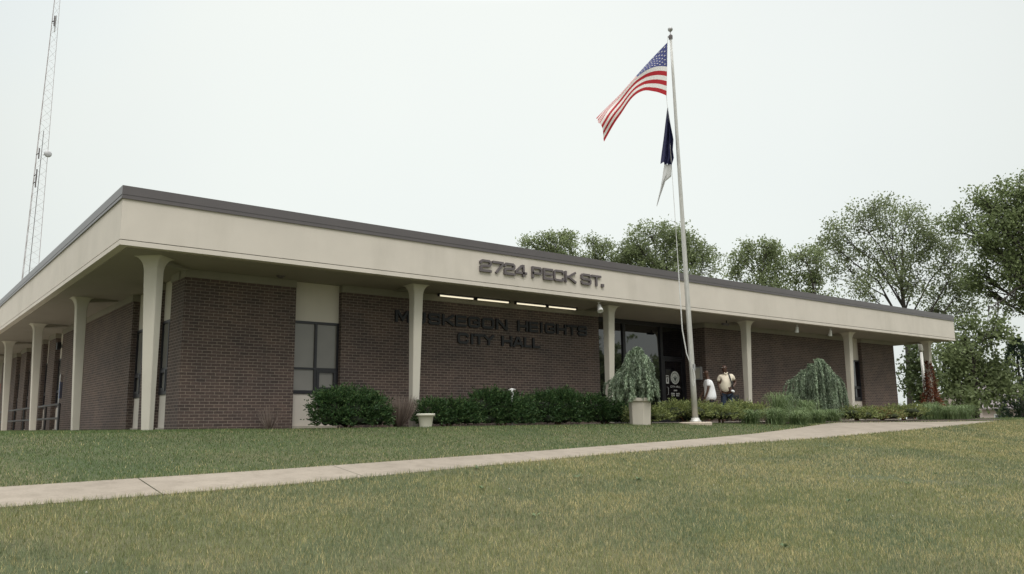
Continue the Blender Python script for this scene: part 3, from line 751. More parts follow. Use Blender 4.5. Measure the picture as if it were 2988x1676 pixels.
tube(bm, [Vector((-.13,-.1,3)), Vector((.15,-.1,23))], .025, 6); build('antenna', bm, M['letter_grey'], tw)
bm = BM(); tube(bm, [legp(1, 31.2)+Vector((.25,-.1,0)), legp(1, 32.6)+Vector((.25,-.1,0))], .05, 8); tube(bm, [legp(1, 31.9), legp(1, 31.9)+Vector((.25,-.1,0))], .02, 6); build('antenna', bm, M['galv'], tw)

# ------------------------------------------------------------------ vegetation
def unit(n):
    v = RS.normal(size=(n, 3)); return v/np.linalg.norm(v, axis=1, keepdims=True)
def cards(C, Dv, ln, wd, nrm=None):
    """rhombic leaves at C pointing along Dv"""
    n = len(C); Dv = Dv/np.maximum(1e-6, np.linalg.norm(Dv, axis=1, keepdims=True))
    if nrm is None: nrm = unit(n)
    S = np.cross(Dv, nrm); S /= np.maximum(1e-6, np.linalg.norm(S, axis=1, keepdims=True))
    ln = np.broadcast_to(ln, (n,))[:, None]; wd = np.broadcast_to(wd, (n,))[:, None]
    V = np.stack([C, C + Dv*ln*.45 + S*wd*.5, C + Dv*ln, C + Dv*ln*.45 - S*wd*.5], 1).reshape(-1, 3)
    return V, np.arange(n*4).reshape(n, 4)
def tints(n, cols, w_, var=.22, per=4):
    cols = np.array(cols); k = RS.choice(len(cols), n, p=np.array(w_)/sum(w_))
    c = cols[k]*(1 + RS.uniform(-var, var, (n, 1))); return np.repeat(c, per, 0)

def tree(name, label, cat, base, trunk_h, trunk_r, clumps, cols, leaf=.21, per=26, dens=1.0, group=None, spread=.42, trunk_lean=(0, 0), stem=None, limbs=True, limb=.34):
    """clumps: (right, up, depth, radius across, radius up) in metres from the base; leaves gather in tufts at twig ends"""
    base = Vector(base); root = empty(name, base, label, cat, group)
    bm = BM(); tpos = []
    def world(a, u, d): return np.array([RX*a + math.sin(YAW)*d, RY*a + math.cos(YAW)*d, u])
    lean = world(trunk_lean[0], 0, trunk_lean[1])
    def tr(f): return np.array([0,0,trunk_h*f]) + lean*f*f + np.array([.12*math.sin(f*5), .12*math.cos(f*4)-.12, 0])*trunk_r*4
    tube(bm, [tr(k/8)-np.array([0,0,.4 if k == 0 else 0]) for k in range(9)], [trunk_r*(1.25 if k == 0 else 1-.62*k/8) for k in range(9)], 9)
    TW = []; big = clumps; clumps = []
    for (a, u, d, rx, rz) in big:
        clumps.append((a, u, d, rx, rz, 1))
        for q in range(3):
            v = unit(1)[0]*RS.uniform(.7, 1.15); f = RS.uniform(.25, .45)
            clumps.append((a+v[0]*rx, u+v[2]*rz, d+v[1]*rx*.8, rx*f, rz*f, 0))
    for (a, u, d, rx, rz, main) in clumps:
        c = world(a, u, d); vol = rx*rx*rz
        nt_ = int(max(4, dens*22*vol**.72*RS.uniform(.8, 1.2)))
        q = np.clip(RS.normal(0, .56, (nt_, 3)), -1.25, 1.25)
        pts = c + q[:, :1]*np.array([RX, RY, 0])*rx + q[:, 1:2]*np.array([math.sin(YAW), math.cos(YAW), 0])*rx*.85 + q[:, 2:]*np.array([0,0,1.])*rz
        TW.append(pts)
        hd = math.hypot(a - trunk_lean[0], d); f = min(.93, max(.22, (u - rz*.4 - 1.25*hd)/trunk_h)); s = tr(f)
        if limbs and main:
            midp = s*.55 + c*.45 + np.array([0,0,.10*np.linalg.norm(c-s)]) + RS.normal(0, .25, 3)
            k_ = limb*max(.5, 1-f*.6)
            tube(bm, [s, s*.72+midp*.28+RS.normal(0,.08,3), midp, midp*.45+c*.55+RS.normal(0,.12,3), c+np.array([0,0,rz*.5])], [trunk_r*k_, trunk_r*k_*.85, trunk_r*k_*.6, trunk_r*k_*.4, .015], 6)
            for p in pts[RS.choice(nt_, min(nt_, 14), False)]:
                f2 = RS.uniform(.35, 1); m0 = midp*(1-f2)+c*f2
                tube(bm, [m0, m0*.5+p*.5+RS.normal(0,.15,3), p], [trunk_r*.085, trunk_r*.055, .010], 4, False)
    build('trunk', bm, M['bark'], root, smooth=True)
    T = np.concatenate(TW); n = len(T)
    sp_ = unit(n)*np.array([1,1,.6]) + np.array([0,0,-.05]); ln_ = RS.uniform(.5, 1.5, (n, 1))
    C = np.repeat(T, per, 0) + np.repeat(sp_*ln_, per, 0)*RS.uniform(-.55, .6, (n*per, 1)) + RS.normal(0, 1, (n*per, 3))*spread*.48
    Dv = unit(n*per) + np.array([0,0,-.35])
    V, F = cards(C, Dv, leaf*RS.uniform(.7, 1.3, n*per), leaf*.62*RS.uniform(.7, 1.2, n*per))
    ctn = np.repeat(RS.uniform(.75, 1.28, n), per*4)[:, None]
    tc_ = tints(n*per, cols, [1]*len(cols))*ctn
    npmesh('crown', V, F, M['leaf'], root, tc_)
    return root
GREEN = [(.205,.245,.115), (.172,.212,.098), (.235,.275,.145)]  # tree leaf colours, made paler in place of distance haze
DARKG = [(.155,.195,.080), (.125,.160,.068), (.195,.235,.105)]
def px_clumps(px0, ground, sc, L_, dj=1.0):
    return [((x-px0)*sc, (ground-y)*sc, RS.uniform(-dj, dj), rx*sc, ry*sc) for (x, y, rx, ry) in L_]
def at_depth(X, Dp, z):
    """ground point seen at photo column X (of 2576) at distance Dp along the view, height z"""
    d = fw + r2*((X*1.15994-1494)/2372.775); h = Vector((d.x, d.y)); q = CAM + d*Dp; return Vector((q.x, q.y, z))
def do_tree(px0, Dp, blobs, **k):
    b_ = at_depth(px0, Dp, 0); b_.z = Hf(b_.x, b_.y); sc = 1.15994*Dp/2372.775
    gr = 1058 + (0.07 - b_.z)/sc*1.0
    k.setdefault('trunk_h', (gr - min(bl[1] for bl in blobs))*sc*.82)
    return tree(base=b_, clumps=px_clumps(px0, gr, sc, blobs), cat='tree', group='trees behind the building', name='tree', **k)
do_tree(1400, 75, [(1335,612,22,14),(1372,600,26,16),(1412,595,22,12),(1440,610,22,24),(1365,640,50,26),(1425,645,46,34),(1398,620,40,20),(1400,710,60,50)], trunk_r=.3, cols=GREEN, label='sparse pale green tree top showing over the roof, leftmost of the tree tops', dens=.75)
do_tree(1505, 76, [(1492,608,16,14),(1520,618,17,15),(1500,640,26,26),(1530,650,22,26),(1515,700,45,50)], trunk_r=.25, cols=GREEN, label='small narrow tree top over the roof between two wider crowns, left of the flagpole', dens=.8)
do_tree(1672, 75, [(1572,650,32,26),(1600,622,40,28),(1642,592,42,24),(1700,588,36,22),(1615,660,55,40),(1680,640,60,42),(1745,640,42,34),(1785,662,34,34),(1735,615,36,28),(1690,710,85,50)], trunk_r=.38, cols=GREEN, label='broad rounded tree crown over the roof directly behind the flagpole', dens=1.15)
do_tree(1915, 64, [(1890,622,18,20),(1868,655,24,26),(1930,628,28,16),(1962,645,26,26),(1925,680,50,40),(1850,690,14,18),(1920,740,60,40)], trunk_r=.3, cols=GREEN, label='mid green tree over the roof with two pointed tops, right of the flagpole', dens=1.15)
do_tree(2042, 63, [(2020,652,32,18),(2058,645,26,14),(2070,680,30,30),(2025,695,38,34),(2050,750,50,40)], trunk_r=.25, cols=GREEN, label='lower rounded tree tucked against the left side of the tall open branched tree', dens=1.0)
do_tree(2262, 54, [(2222,520,40,26),(2172,562,42,34),(2245,570,58,42),(2312,558,40,36),(2122,600,34,34),(2185,630,55,42),(2275,640,62,48),(2360,622,46,44),(2140,680,44,40),(2215,705,55,40),(2310,715,60,44),(2405,690,46,44),(2090,630,26,26),(2330,600,46,40),(2395,650,40,36),(2440,740,40,36),(2160,745,46,30),(2370,770,60,40),(2430,800,50,36)],
        trunk_r=.24, cols=[(.190,.225,.112),(.158,.192,.095),(.220,.255,.135)], label='tall open crowned tree with dark branches showing, above the right end of the roof', dens=.80, leaf=.175, trunk_h=9.5, limb=.52)
do_tree(2690, 47, [(2590,482,40,30),(2500,508,36,26),(2545,522,46,34),(2455,555,40,30),(2510,575,50,36),(2585,570,60,50),(2470,610,36,28),(2550,640,52,40),(2500,650,36,30),(2590,690,60,50),(2530,710,44,32),(2600,760,50,40),(2495,728,36,24),(2466,690,28,24),(2560,785,40,20),(2670,505,64,46),(2680,560,80,80),(2670,700,80,70)],
        trunk_r=.5, cols=DARKG, label='large dark green tree reaching in from the right edge with drooping bare twigs', dens=1.7, leaf=.185, trunk_h=13)
do_tree(2420, 46, [(2425,860,46,34),(2470,850,34,30),(2385,905,44,34),(2445,915,50,36),(2345,950,30,44),(2490,945,40,36),(2400,975,56,40),(2470,990,44,38),(2370,1020,50,28)],
        trunk_r=.18, cols=[(.175,.215,.095),(.145,.182,.080),(.205,.245,.115)], label='low bushy green tree beside the right end of the building', dens=1.7, leaf=.22, spread=.36)
do_tree(2283, 43, [(2280,905,20,34),(2292,960,22,40),(2276,1010,22,36),(2252,960,12,60)], trunk_r=.1, cols=[(.11,.14,.06),(.09,.12,.05)], label='light green young tree seen between the brick corner and the vine covered column', dens=2.2, leaf=.2, spread=.3)
for (x, y, sz, lb) in ((62, -46, 1.0, 'round street tree behind the camera, mirrored in the entrance glass'), (76, -50, .85, 'second street tree behind the camera, farther along the road'), (50, -52, .9, 'third street tree behind the camera, nearest the road corner')):
    tree('street_tree', lb, 'tree', (x, y, -1.95), 6*sz, .3, [(0,8*sz,0,4*sz,3*sz),(3*sz,6.5*sz,0,3*sz,2.4*sz),(-3*sz,6.5*sz,0,3*sz,2.4*sz),(0,5*sz,1,4.5*sz,2*sz)], DARKG, leaf=.6, per=14, dens=.45, group='trees across the street')
# dead twigs hanging under the big tree
bm = BM()
tb = at_depth(2555, 46, 0)
o = None
for k in range(16):
    a_ = RS.uniform(2478, 2562); y0 = 735 + (2562-a_)*.55 + RS.uniform(-12, 8); ln = RS.uniform(35, 95); sc = 1.15994*46/2372.775
    p = at_depth(a_, 46, (1058-y0)*sc); pts = [p]
    for q in range(1, 6): pts.append(p + Vector((RX*-.25*q/5*RS.uniform(.4,1.2), RY*-.25*q/5, -ln*sc*q/5)) + Vector(RS.normal(0,.05,3)))
    tube(bm, pts, [.022,.018,.014,.011,.008,.005], 4, False)
lim = [at_depth(x, 46, (1058-y)*1.15994*46/2372.775) for x, y in ((2680,700),(2620,715),(2560,735),(2520,765),(2478,790))]
tube(bm, lim, [.12,.09,.06,.04,.02], 6)
bg = [o_ for o_ in D.objects if o_.name.startswith('tree') and 'drooping bare twigs' in o_.get('label', '')][0]
for v in bm.verts: v.co -= bg.location
build('dead_branch', bm, M['bark'], bg)

def conifer(X_, Dp, h, r, label, cols, n=5200):
    b_ = at_depth(X_, Dp, 0); b_.z = Hf(b_.x, b_.y); root = empty('conifer', b_, label, 'tree', 'dark conifers at the right edge')
    bm = BM(); tube(bm, [(0,0,-.3),(0,0,h*.5),(0,0,h*.96)], [.16,.1,.02], 8); build('trunk', bm, M['bark'], root)
    z = RS.uniform(.02, 1, n)**1.25; a_ = RS.uniform(0, 2*PI, n); lump = 1 + .22*np.sin(a_*5+z*9) + .15*np.sin(z*31+a_*3)
    prof = np.minimum(1, (1-z)*1.7+.03)**.75; q = RS.uniform(.45, 1, n)**.5*r*prof*lump
    C = np.stack([q*np.cos(a_), q*np.sin(a_), z*h], 1); Dv = np.stack([np.cos(a_), np.sin(a_), RS.uniform(.2, 1.3, n)], 1) + RS.normal(0,.3,(n,3))
    V, F = cards(C, Dv, .34*RS.uniform(.6,1.3,n), .11); npmesh('crown', V, F, M['needle'], root, tints(n, cols, [1]*len(cols), .3))
conifer(2538, 60, 6.9, 1.35, 'dark pointed conifer standing on the lawn crest near the right edge', [(.035,.058,.034),(.045,.07,.042),(.06,.085,.05)])
conifer(2580, 62, 5.6, 1.25, 'shorter dark conifer cut by the right edge of the picture', [(.035,.058,.034),(.045,.07,.042)])

def shrub(name, label, cat, x, y, lumps, cols, wts, n, ln, wd, group=None, updir=.6, core=(.018,.026,.012), mat='needle', stems=5, skirt=False):
    """lumpy bush: sprays of small needles on overlapping rounded lumps; lumps (dx, dy, z, rx, ry, rz)"""
    z0 = Hf(x, y); root = empty(name, (x, y, z0), label, cat, group)
    if skirt: lumps = [(l[0], l[1], l[2]*.90, l[3], l[4], l[5]*.88) for l in lumps]
    if skirt: lumps = list(lumps) + [(l[0]*.95, l[1]-.12, .17, l[3]*.85, l[4]*.85, .17) for l in lumps if l[2] < .56]
    bm = BM()
    for k in range(stems):
        l = lumps[k % len(lumps)]; tube(bm, [(RS.uniform(-.1,.1), RS.uniform(-.1,.1), -.1), (l[0]*.4, l[1]*.4, l[2]*.5), (l[0], l[1], l[2])], [.03,.022,.01], 6)
    build('stem', bm, M['barkred'], root)
    vol = np.array([l[3]*l[4]+l[3]*l[5]+l[4]*l[5] for l in lumps]); ks = RS.choice(len(lumps), n//10, p=vol/vol.sum())
    Lm = np.array(lumps)[ks]; q = unit(len(ks)); q[:, 2] = np.where(q[:, 2] < -.55, -q[:, 2], q[:, 2])
    rad = RS.uniform(.72, 1.08, (len(ks), 1))
    T = Lm[:, :3] + q*Lm[:, 3:]*rad; T[:, 2] = np.maximum(.03, T[:, 2])
    out = q*np.array([1,1,.7]) + np.array([0,0,updir]); out /= np.linalg.norm(out, axis=1, keepdims=True)
    per = 10; m_ = len(T)*per; f = np.tile(np.linspace(0, 1, per), len(T))[:, None]
    sl2 = np.repeat(RS.uniform(.8, 3.4, (len(T), 1))**1.0, per, 0)*ln
    O = np.repeat(out, per, 0); C = np.repeat(T, per, 0) + O*f*sl2 + RS.normal(0, ln*.12, (m_, 3))
    V, F = cards(C, O + unit(m_)*.75, ln*RS.uniform(.7,1.3,m_), wd)
    tn = tints(m_, cols, wts, .18)*np.repeat(np.repeat(RS.uniform(.7,1.3,len(T)), per), 4)[:, None]
    npmesh('foliage', V, F, M[mat], root, tn)
    bm = BM()
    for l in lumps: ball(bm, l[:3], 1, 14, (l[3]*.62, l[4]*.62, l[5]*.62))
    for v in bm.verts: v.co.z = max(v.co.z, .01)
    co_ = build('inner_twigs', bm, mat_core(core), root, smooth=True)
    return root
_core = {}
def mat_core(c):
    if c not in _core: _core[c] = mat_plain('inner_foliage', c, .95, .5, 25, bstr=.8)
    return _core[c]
YEW = [(.030,.066,.022),(.046,.092,.030),(.085,.135,.045)]
YW = [3,3,1.8]
YG = 'dark evergreen bushes along the front wall'
shrub('evergreen_bush', 'large rounded dark green bush in front of the window left of the first front column', 'bush', 4.88, .25,
      [(-.45,-.1,.42,.42,.45,.34),(.0,-.2,.40,.5,.45,.36),(.45,-.1,.40,.42,.42,.34),(-.15,.05,.62,.38,.36,.28),(.28,0,.60,.34,.34,.26),(-.68,-.1,.55,.16,.18,.14),(.7,0,.32,.22,.25,.24),(-.55,-.15,.66,.2,.2,.14)], YEW, YW, 21000, .066, .026, YG, updir=.35, skirt=True, stems=3)
shrub('evergreen_bush', 'low dark green bush immediately right of the white flower pot', 'bush', 7.5, .35,
      [(-.4,0,.32,.38,.4,.30),(.1,0,.36,.42,.4,.28),(.55,0,.3,.34,.36,.28)], YEW, YW, 12500, .066, .026, YG, updir=.35, skirt=True, stems=3)
shrub('evergreen_bush', 'taller dark green bush with the small white T-shaped ornament in it', 'bush', 9.2, .4,
      [(-.55,0,.5,.42,.4,.36),(.0,0,.46,.5,.45,.4),(.6,0,.42,.45,.4,.36),(-.4,0,.75,.26,.26,.2),(.25,-.2,.3,.5,.3,.3)], YEW, YW, 18000, .066, .026, YG, updir=.35, skirt=True, stems=3)
shrub('evergreen_bush', 'dark green bush mid-way along the wall under the letters HEIGHTS', 'bush', 11.1, .4,
      [(-.5,0,.48,.46,.4,.38),(.1,0,.52,.5,.42,.40),(.6,0,.46,.42,.4,.38),(.25,.1,.78,.28,.28,.2)], YEW, YW, 18000, .066, .026, YG, updir=.35, skirt=True, stems=3)
shrub('evergreen_bush', 'dark green bush at the right end of the row, against the column by the entrance', 'bush', 12.55, .15,
      [(-.3,0,.44,.40,.36,.34),(.25,0,.36,.42,.36,.30),(.75,.05,.26,.34,.3,.22)], YEW, YW, 13500, .066, .026, YG, updir=.35, skirt=True, stems=3)

def twig_shrub(x, y, h, r, label, n=260, cols=((.22,.17,.14),(.16,.125,.105),(.29,.24,.20))):
    root = empty('bare_shrub', (x, y, Hf(x, y)), label, 'shrub'); V = []; F = []; T = []
    for k in range(n):
        a_ = RS.uniform(0, 2*PI); q = RS.uniform(0, 1)**.5; hh = h*RS.uniform(.55, 1.05)
        tip = np.array([math.cos(a_)*r*q, math.sin(a_)*r*q, hh]); b_ = tip*np.array([.15,.15,0]); c1 = (b_+tip)/2 + np.array([math.cos(a_), math.sin(a_), .1])*r*.12*q
        w_ = np.array([-math.sin(a_*3+k), math.cos(a_*3+k), 0])*.0055; i0 = len(V)
        for p, s in ((b_, 1), (c1, .8), (tip, .3)): V += [p - w_*s, p + w_*s]
        F += [(i0, i0+1, i0+3, i0+2), (i0+2, i0+3, i0+5, i0+4)]; T += [np.array(cols[k % len(cols)])*RS.uniform(.75,1.25)]*6
    npmesh('twigs', np.array(V), np.array(F), M['twig'], root, np.array(T)); return root
twig_shrub(6.22, .4, .70, .46, 'bare brown twiggy shrub between the large dark bush and the first front column', 900)
twig_shrub(3.55, 1.35, .5, .32, 'thin dry stems against the brick left of the front window', 90)

def weeping(name, x, y, zb, label, arms, n, cols, top=None, zmin=.10):
    """arms: (right, away, height) ends of the arching boughs; curtains of strands fall from them"""
    root = empty(name, (x, y, Hf(x, y)), label, 'tree', 'weeping blue cedars'); bm = BM()
    def wv(a, d, z): return np.array([RX*a + math.sin(YAW)*d, RY*a + math.cos(YAW)*d, z])
    top = top or max(a_[2] for a_ in arms)
    trunk = [wv(0,0,zb-.1), wv(.04,0,zb+(top-zb)*.4), wv(-.02,.02,top*.92)]
    tube(bm, trunk, [.045,.034,.018], 8); paths = []
    for a, d, z in arms:
        s0 = wv(0, 0, min(top*.9, z*.98)); e0 = wv(a, d, z*.93)
        P = [(1-t)**2*s0 + 2*t*(1-t)*(s0*.45+e0*.55+np.array([0,0,z*.20])) + t*t*e0 for t in np.linspace(0, 1, 9)]
        paths.append(P); tube(bm, [tuple(p) for p in P], [.018-.0016*q for q in range(9)], 6)
    build('trunk', bm, M['bark'], root)
    C = []; O = []; SH = []; bm = BM()
    for k in range(n):
        P = paths[k % len(paths)]; f = RS.uniform(.15, 1)**.7*8; q = int(min(7, f)); p0 = P[q]*(1-(f-q)) + P[q+1]*(f-q)
        od = unit(1)[0]*np.array([1,1,0]); od /= max(1e-3, np.linalg.norm(od)); oo = p0*np.array([1,1,0]); oo /= max(1e-3, np.linalg.norm(oo))
        od = od*.6 + oo*.8; reach = RS.uniform(.04, .20); drop = RS.uniform(.25, .95)*(p0[2]-zmin); pts = []
        for t in np.linspace(0, 1, 22):
            h_ = reach*min(1, t/.35)**.7 + .05*t
            pts.append(p0 + od*h_ + np.array([.02*math.sin(5*t+k), .02*math.cos(4*t+k), .05*math.sin(min(1,t/.25)*PI) - drop*max(0,(t-.10)/.90)**1.15]))
        pts = np.array(pts); pts[:, 2] = np.maximum(pts[:, 2], zmin + .05*math.sin(k*1.7))
        P0 = np.repeat(pts, 7, 0); tn = np.repeat(np.gradient(pts, axis=0), 7, 0); tn /= np.maximum(1e-6, np.linalg.norm(tn, axis=1, keepdims=True))
        C.append(P0 + RS.normal(0, .011, P0.shape)); O.append(tn + unit(len(P0))*.55); SH.append(np.full(len(P0), RS.choice([.6, .85, 1.1, 1.35])))
    C = np.concatenate(C); O = np.concatenate(O); SH = np.concatenate(SH); m_ = len(C)
    V, F = cards(C, O, .070*RS.uniform(.7,1.3,m_), .024); npmesh('foliage', V, F, M['needle'], root, tints(m_, cols, [1]*len(cols), .18)*np.repeat(SH, 4)[:, None])
    return root
CED = [(.225,.290,.190),(.170,.225,.148),(.300,.360,.248)]
weeping('weeping_cedar', 12.42, -1.30, .62, 'weeping blue green cedar drooping over the concrete planter by the entrance',
        [(.0,.1,1.86),(-.22,-.1,1.74),(.24,.05,1.64),(-.46,-.1,1.36),(.36,-.05,1.24),(-.56,.15,1.20),(.12,-.25,1.50),(-.2,-.34,1.28),(.28,-.25,1.10),(.0,.3,1.6),(.02,-.14,1.88),(.05,-.22,1.80),(-.06,-.25,1.70)], 330, CED, 1.95, .56)
weeping('weeping_cedar', 22.3, -.40, 0, 'weeping blue green cedar mound against the brick wall right of the two men',
        [(.22,.0,2.02),(.45,.05,1.86),(-.15,-.1,1.80),(-.50,-.1,1.62),(-.80,.05,1.42),(.75,-.05,1.50),(.95,.1,1.15),(-.3,-.4,1.55),(.35,-.4,1.6),(-.95,.1,1.0),(.0,.35,1.8),(.12,-.22,2.02),(.02,-.34,1.92),(.2,-.38,1.86),(-.05,-.45,1.7)], 480, CED, 2.05)

# concrete planter and pot
pl_ = empty('planter', (12.38, -1.38, Hf(12.38, -1.38)), 'hexagonal pale concrete planter under the weeping cedar by the entrance', 'planter')
bm = BM(); lathe(bm, [(.27,-.05),(.30,.58),(.345,.60),(.345,.68),(.29,.68),(.28,.60)], 6); build('planter_body', bm, M['planter'], pl_, bevel=.008)
bm = BM(); lathe(bm, [(.02,.59),(.275,.60),(.27,.62)], 6); build('soil', bm, M['mulch'], pl_)
pt = empty('flower_pot', (6.13, -.92, Hf(6.13, -.92)), 'off white flower pot with a rolled rim at the foot of the first front column', 'pot')
bm = BM(); lathe(bm, [(.125,-.03),(.13,.0),(.165,.23),(.17,.235),(.20,.245),(.205,.285),(.19,.295),(.165,.29),(.15,.24)], 28); build('pot_body', bm, M['potwhite'], pt, smooth=True)
bm = BM(); lathe(bm, [(.01,.255),(.155,.258),(.15,.262)], 20); build('soil', bm, M['mulch'], pt)

# low spreading junipers
JUN = [(.195,.230,.078),(.270,.295,.110),(.120,.160,.060)]
JG = 'low spreading junipers along the walk'
def juniper(x, y, r, h, label, cols=JUN, n=5200):
    lm = []
    for k in range(7):
        a_ = k*2*PI/7 + RS.uniform(-.3,.3); q = r*RS.uniform(.35,.65) if k else 0
        lm.append((math.cos(a_)*q, math.sin(a_)*q*.6, h*RS.uniform(.35,.62), r*.48, r*.40, h*.36))
    return shrub('juniper', label, 'shrub', x, y, lm, cols, [2,2,1.2], n, .062, .022, JG, updir=.25, core=(.026,.034,.013))
juniper(13.4, -.72, .78, .40, 'yellow green juniper immediately right of the concrete planter', n=6500)
juniper(14.85, -.85, .90, .56, 'yellow green juniper directly behind the flagpole base', n=7500)
juniper(16.1, -1.15, .90, .44, 'yellow green juniper in front of the man in the white shirt', n=7500)
juniper(17.2, -1.15, .80, .56, 'yellow green juniper in front of the man in the cream shirt', n=6500)
juniper(23.6, -1.15, .85, .44, 'yellow green juniper below the right hand weeping cedar', n=6000)
juniper(25.1, -1.25, .95, .36, 'juniper with rusty dead patches near the second column from the right', [(.195,.230,.078),(.25,.275,.105),(.20,.085,.045)], n=6500)
juniper(26.8, -1.2, 1.0, .54, 'yellow green juniper in front of the right hand window', n=6500)

# arching clumps of daylily leaves
def clump(x, y, r, h, n, label, cols, group='arching grassy clumps in the bed'):
    root = empty('leafy_clump', (x, y, Hf(x, y)), label, 'plant', group); V = []; F = []; T = []
    for k in range(n):
        a_ = RS.uniform(0, 2*PI); q = r*RS.uniform(.35, 1.1); hh = h*RS.uniform(.45, 1.18); b_ = np.array([RS.normal(0, r*.22), RS.normal(0, r*.18), 0.0])
        d = np.array([math.cos(a_), math.sin(a_), 0]); sd_ = np.array([-d[1], d[0], 0])*.0095; i0 = len(V); col = np.array(cols[RS.randint(len(cols))])*RS.uniform(.75, 1.25)
        for t in (0, .25, .5, .75, 1):
            p = b_ + d*q*t**1.4 + np.array([0, 0, hh*(1-(1-t*1.35)**2)*1.0 if t < .99 else hh*.80]); w_ = sd_*(1-.85*t)
            V += [p-w_, p+w_]; T += [col, col]
        F += [(i0+2*j, i0+2*j+1, i0+2*j+3, i0+2*j+2) for j in range(4)]
    npmesh('leaves', np.array(V), np.array(F), M['grass'], root, np.array(T)); return root
LIL = [(.165,.230,.095),(.130,.190,.080),(.225,.285,.135)]
for i, (x, y, r, h, lab) in enumerate(((17.4,-2.0,.55,.42,'arching leaf clump nearest the concrete path, left of the yellow flower'),
        (16.6,-1.75,.5,.36,'low leaf clump at the lawn edge right of the flagpole pad'),
        (18.2,-2.25,.5,.36,'low leaf clump spilling toward the path, nearest the camera'),
        (19.8,-1.85,.5,.36,'low leaf clump at the path edge just right of the yellow flower'),
        (18.6,-1.40,.62,.80,'tall arching leaf clump in front of the column right of the two men'),
        (19.2,-1.75,.55,.44,'arching leaf clump holding the single yellow flower'),
        (20.4,-1.2,.55,.60,'arching leaf clump below the left side of the right hand cedar'),
        (21.6,-1.3,.65,.36,'arching leaf clump at the left end of the low junipers by the path'),
        (28.2,-1.25,.6,.52,'arching leaf clump right of the last juniper'),
        (29.1,-1.2,.65,.60,'arching leaf clump in front of the brick panel at the right end'),
        (29.9,-1.3,.6,.48,'arching leaf clump just left of the rusty vine'),
        (30.9,-1.3,.6,.50,'arching leaf clump at the foot of the rusty vine'),
        (31.8,-1.2,.65,.50,'arching leaf clump last in the bed, beyond the rusty vine'))):
    clump(x, y, r, h, 420, lab, LIL)
e = empty('yellow_flower', (18.62, -1.95, Hf(18.62,-1.95)), 'single yellow orange flower low among the arching leaves', 'flower')
bm = BM(); tube(bm, [(0,0,-.02),(.01,0,.28)], .006, 5); build('stalk', bm, mat_plain('flower_stalk', (.08,.12,.04), .8), e)
bm = BM()
for k in range(6):
    a_ = k*PI/3; c, s = math.cos(a_), math.sin(a_); vs = [bm.verts.new(p) for p in ((.01,0,.27),(.01+c*.05-s*.02, s*.05+c*.02,.31),(.01+c*.085, s*.085,.32),(.01+c*.05+s*.02, s*.05-c*.02,.31))]; bm.faces.new(vs)
build('petals', bm, mat_plain('yellow_petal', (.80,.52,.12), .7), e)
# white flowers beside the planter
e = empty('white_flowers', (13.05, -.75, 0), 'cluster of small white flowers between the planter and the first juniper', 'flowers')
bm = BM()
C_ = []
for k in range(46):
    p = Vector((RS.uniform(-.16,.16), RS.uniform(-.12,.12), RS.uniform(.18,.62))); tube(bm, [(p.x*.2, p.y*.2, 0), tuple(p)], .004, 4, False); C_.append(p)
build('stems', bm, mat_plain('flower_stem', (.03,.045,.02), .8), e)
bm = BM()
for p in C_: ball(bm, p, .024, 8, (1,1,.7))
build('blooms', bm, M['white'], e)
# small ornaments in the shrubs
e = empty('garden_ornament', (9.34, .12, 0), 'small white T-shaped garden ornament rising from the dark bush', 'ornament')
bm = BM(); tube(bm, [(0,0,-.02),(0,0,.80)], .016, 8); build('stake', bm, M['white'], e)
bm = BM(); tube(bm, [(-.11,0,.885),(0,0,.915),(.11,0,.905)], [.014,.022,.014], 8); tube(bm, [(0,0,.915),(.02,0,.74)], [.03,.03], 8); build('top', bm, M['white'], e, smooth=True)
e = empty('white_ball', (13.15, .05, .012), 'small white round ornament on the ground behind the planter', 'ornament')
bm = BM(); ball(bm, (0,0,.34), .045, 12); build('globe', bm, M['white'], e, smooth=True)
bm = BM(); tube(bm, [(0,0,-.03),(0,0,.31)], .010, 6); build('stake', bm, M['black'], e)

# rusty vine on the last column
vn = empty('vine', (33.33, .75, .0), 'rust brown dead vine climbing the last column at the right end', 'vine')
n = 5200; z = RS.uniform(0, 1, n)**1.7; a_ = RS.uniform(0, 2*PI, n)
rad = (.60*(1-z)**1.4 + .14)*RS.uniform(.62, 1.08, n)*(1+.22*np.sin(a_*4+z*11))
keep = (np.sin(a_*2 + z*14) > -.75) | (z < .45)
C = np.stack([rad*np.cos(a_), rad*np.sin(a_)*.8, z*2.55*np.where(np.cos(a_)>.3, .78, 1)], 1)[keep]
V, F = cards(C, unit(len(C))+np.array([0,0,-.6]), .085*RS.uniform(.6,1.3,len(C)), .06); npmesh('vine_leaves', V, F, M['leaf'], vn, tints(len(C), [(.17,.058,.030),(.12,.042,.025),(.21,.085,.040)], [2,2,1], .3))
bm = BM()
for k in range(7):
    a0 = k*.9; tube(bm, [(math.cos(a0+t)*(.45*(1-t/2.6)**1.5+.14), math.sin(a0+t)*.8*(.45*(1-t/2.6)**1.5+.14), t) for t in np.linspace(0, 2.4, 9)], [.022-.002*j for j in range(9)], 5)
build('vine_stem', bm, M['barkred'], vn)

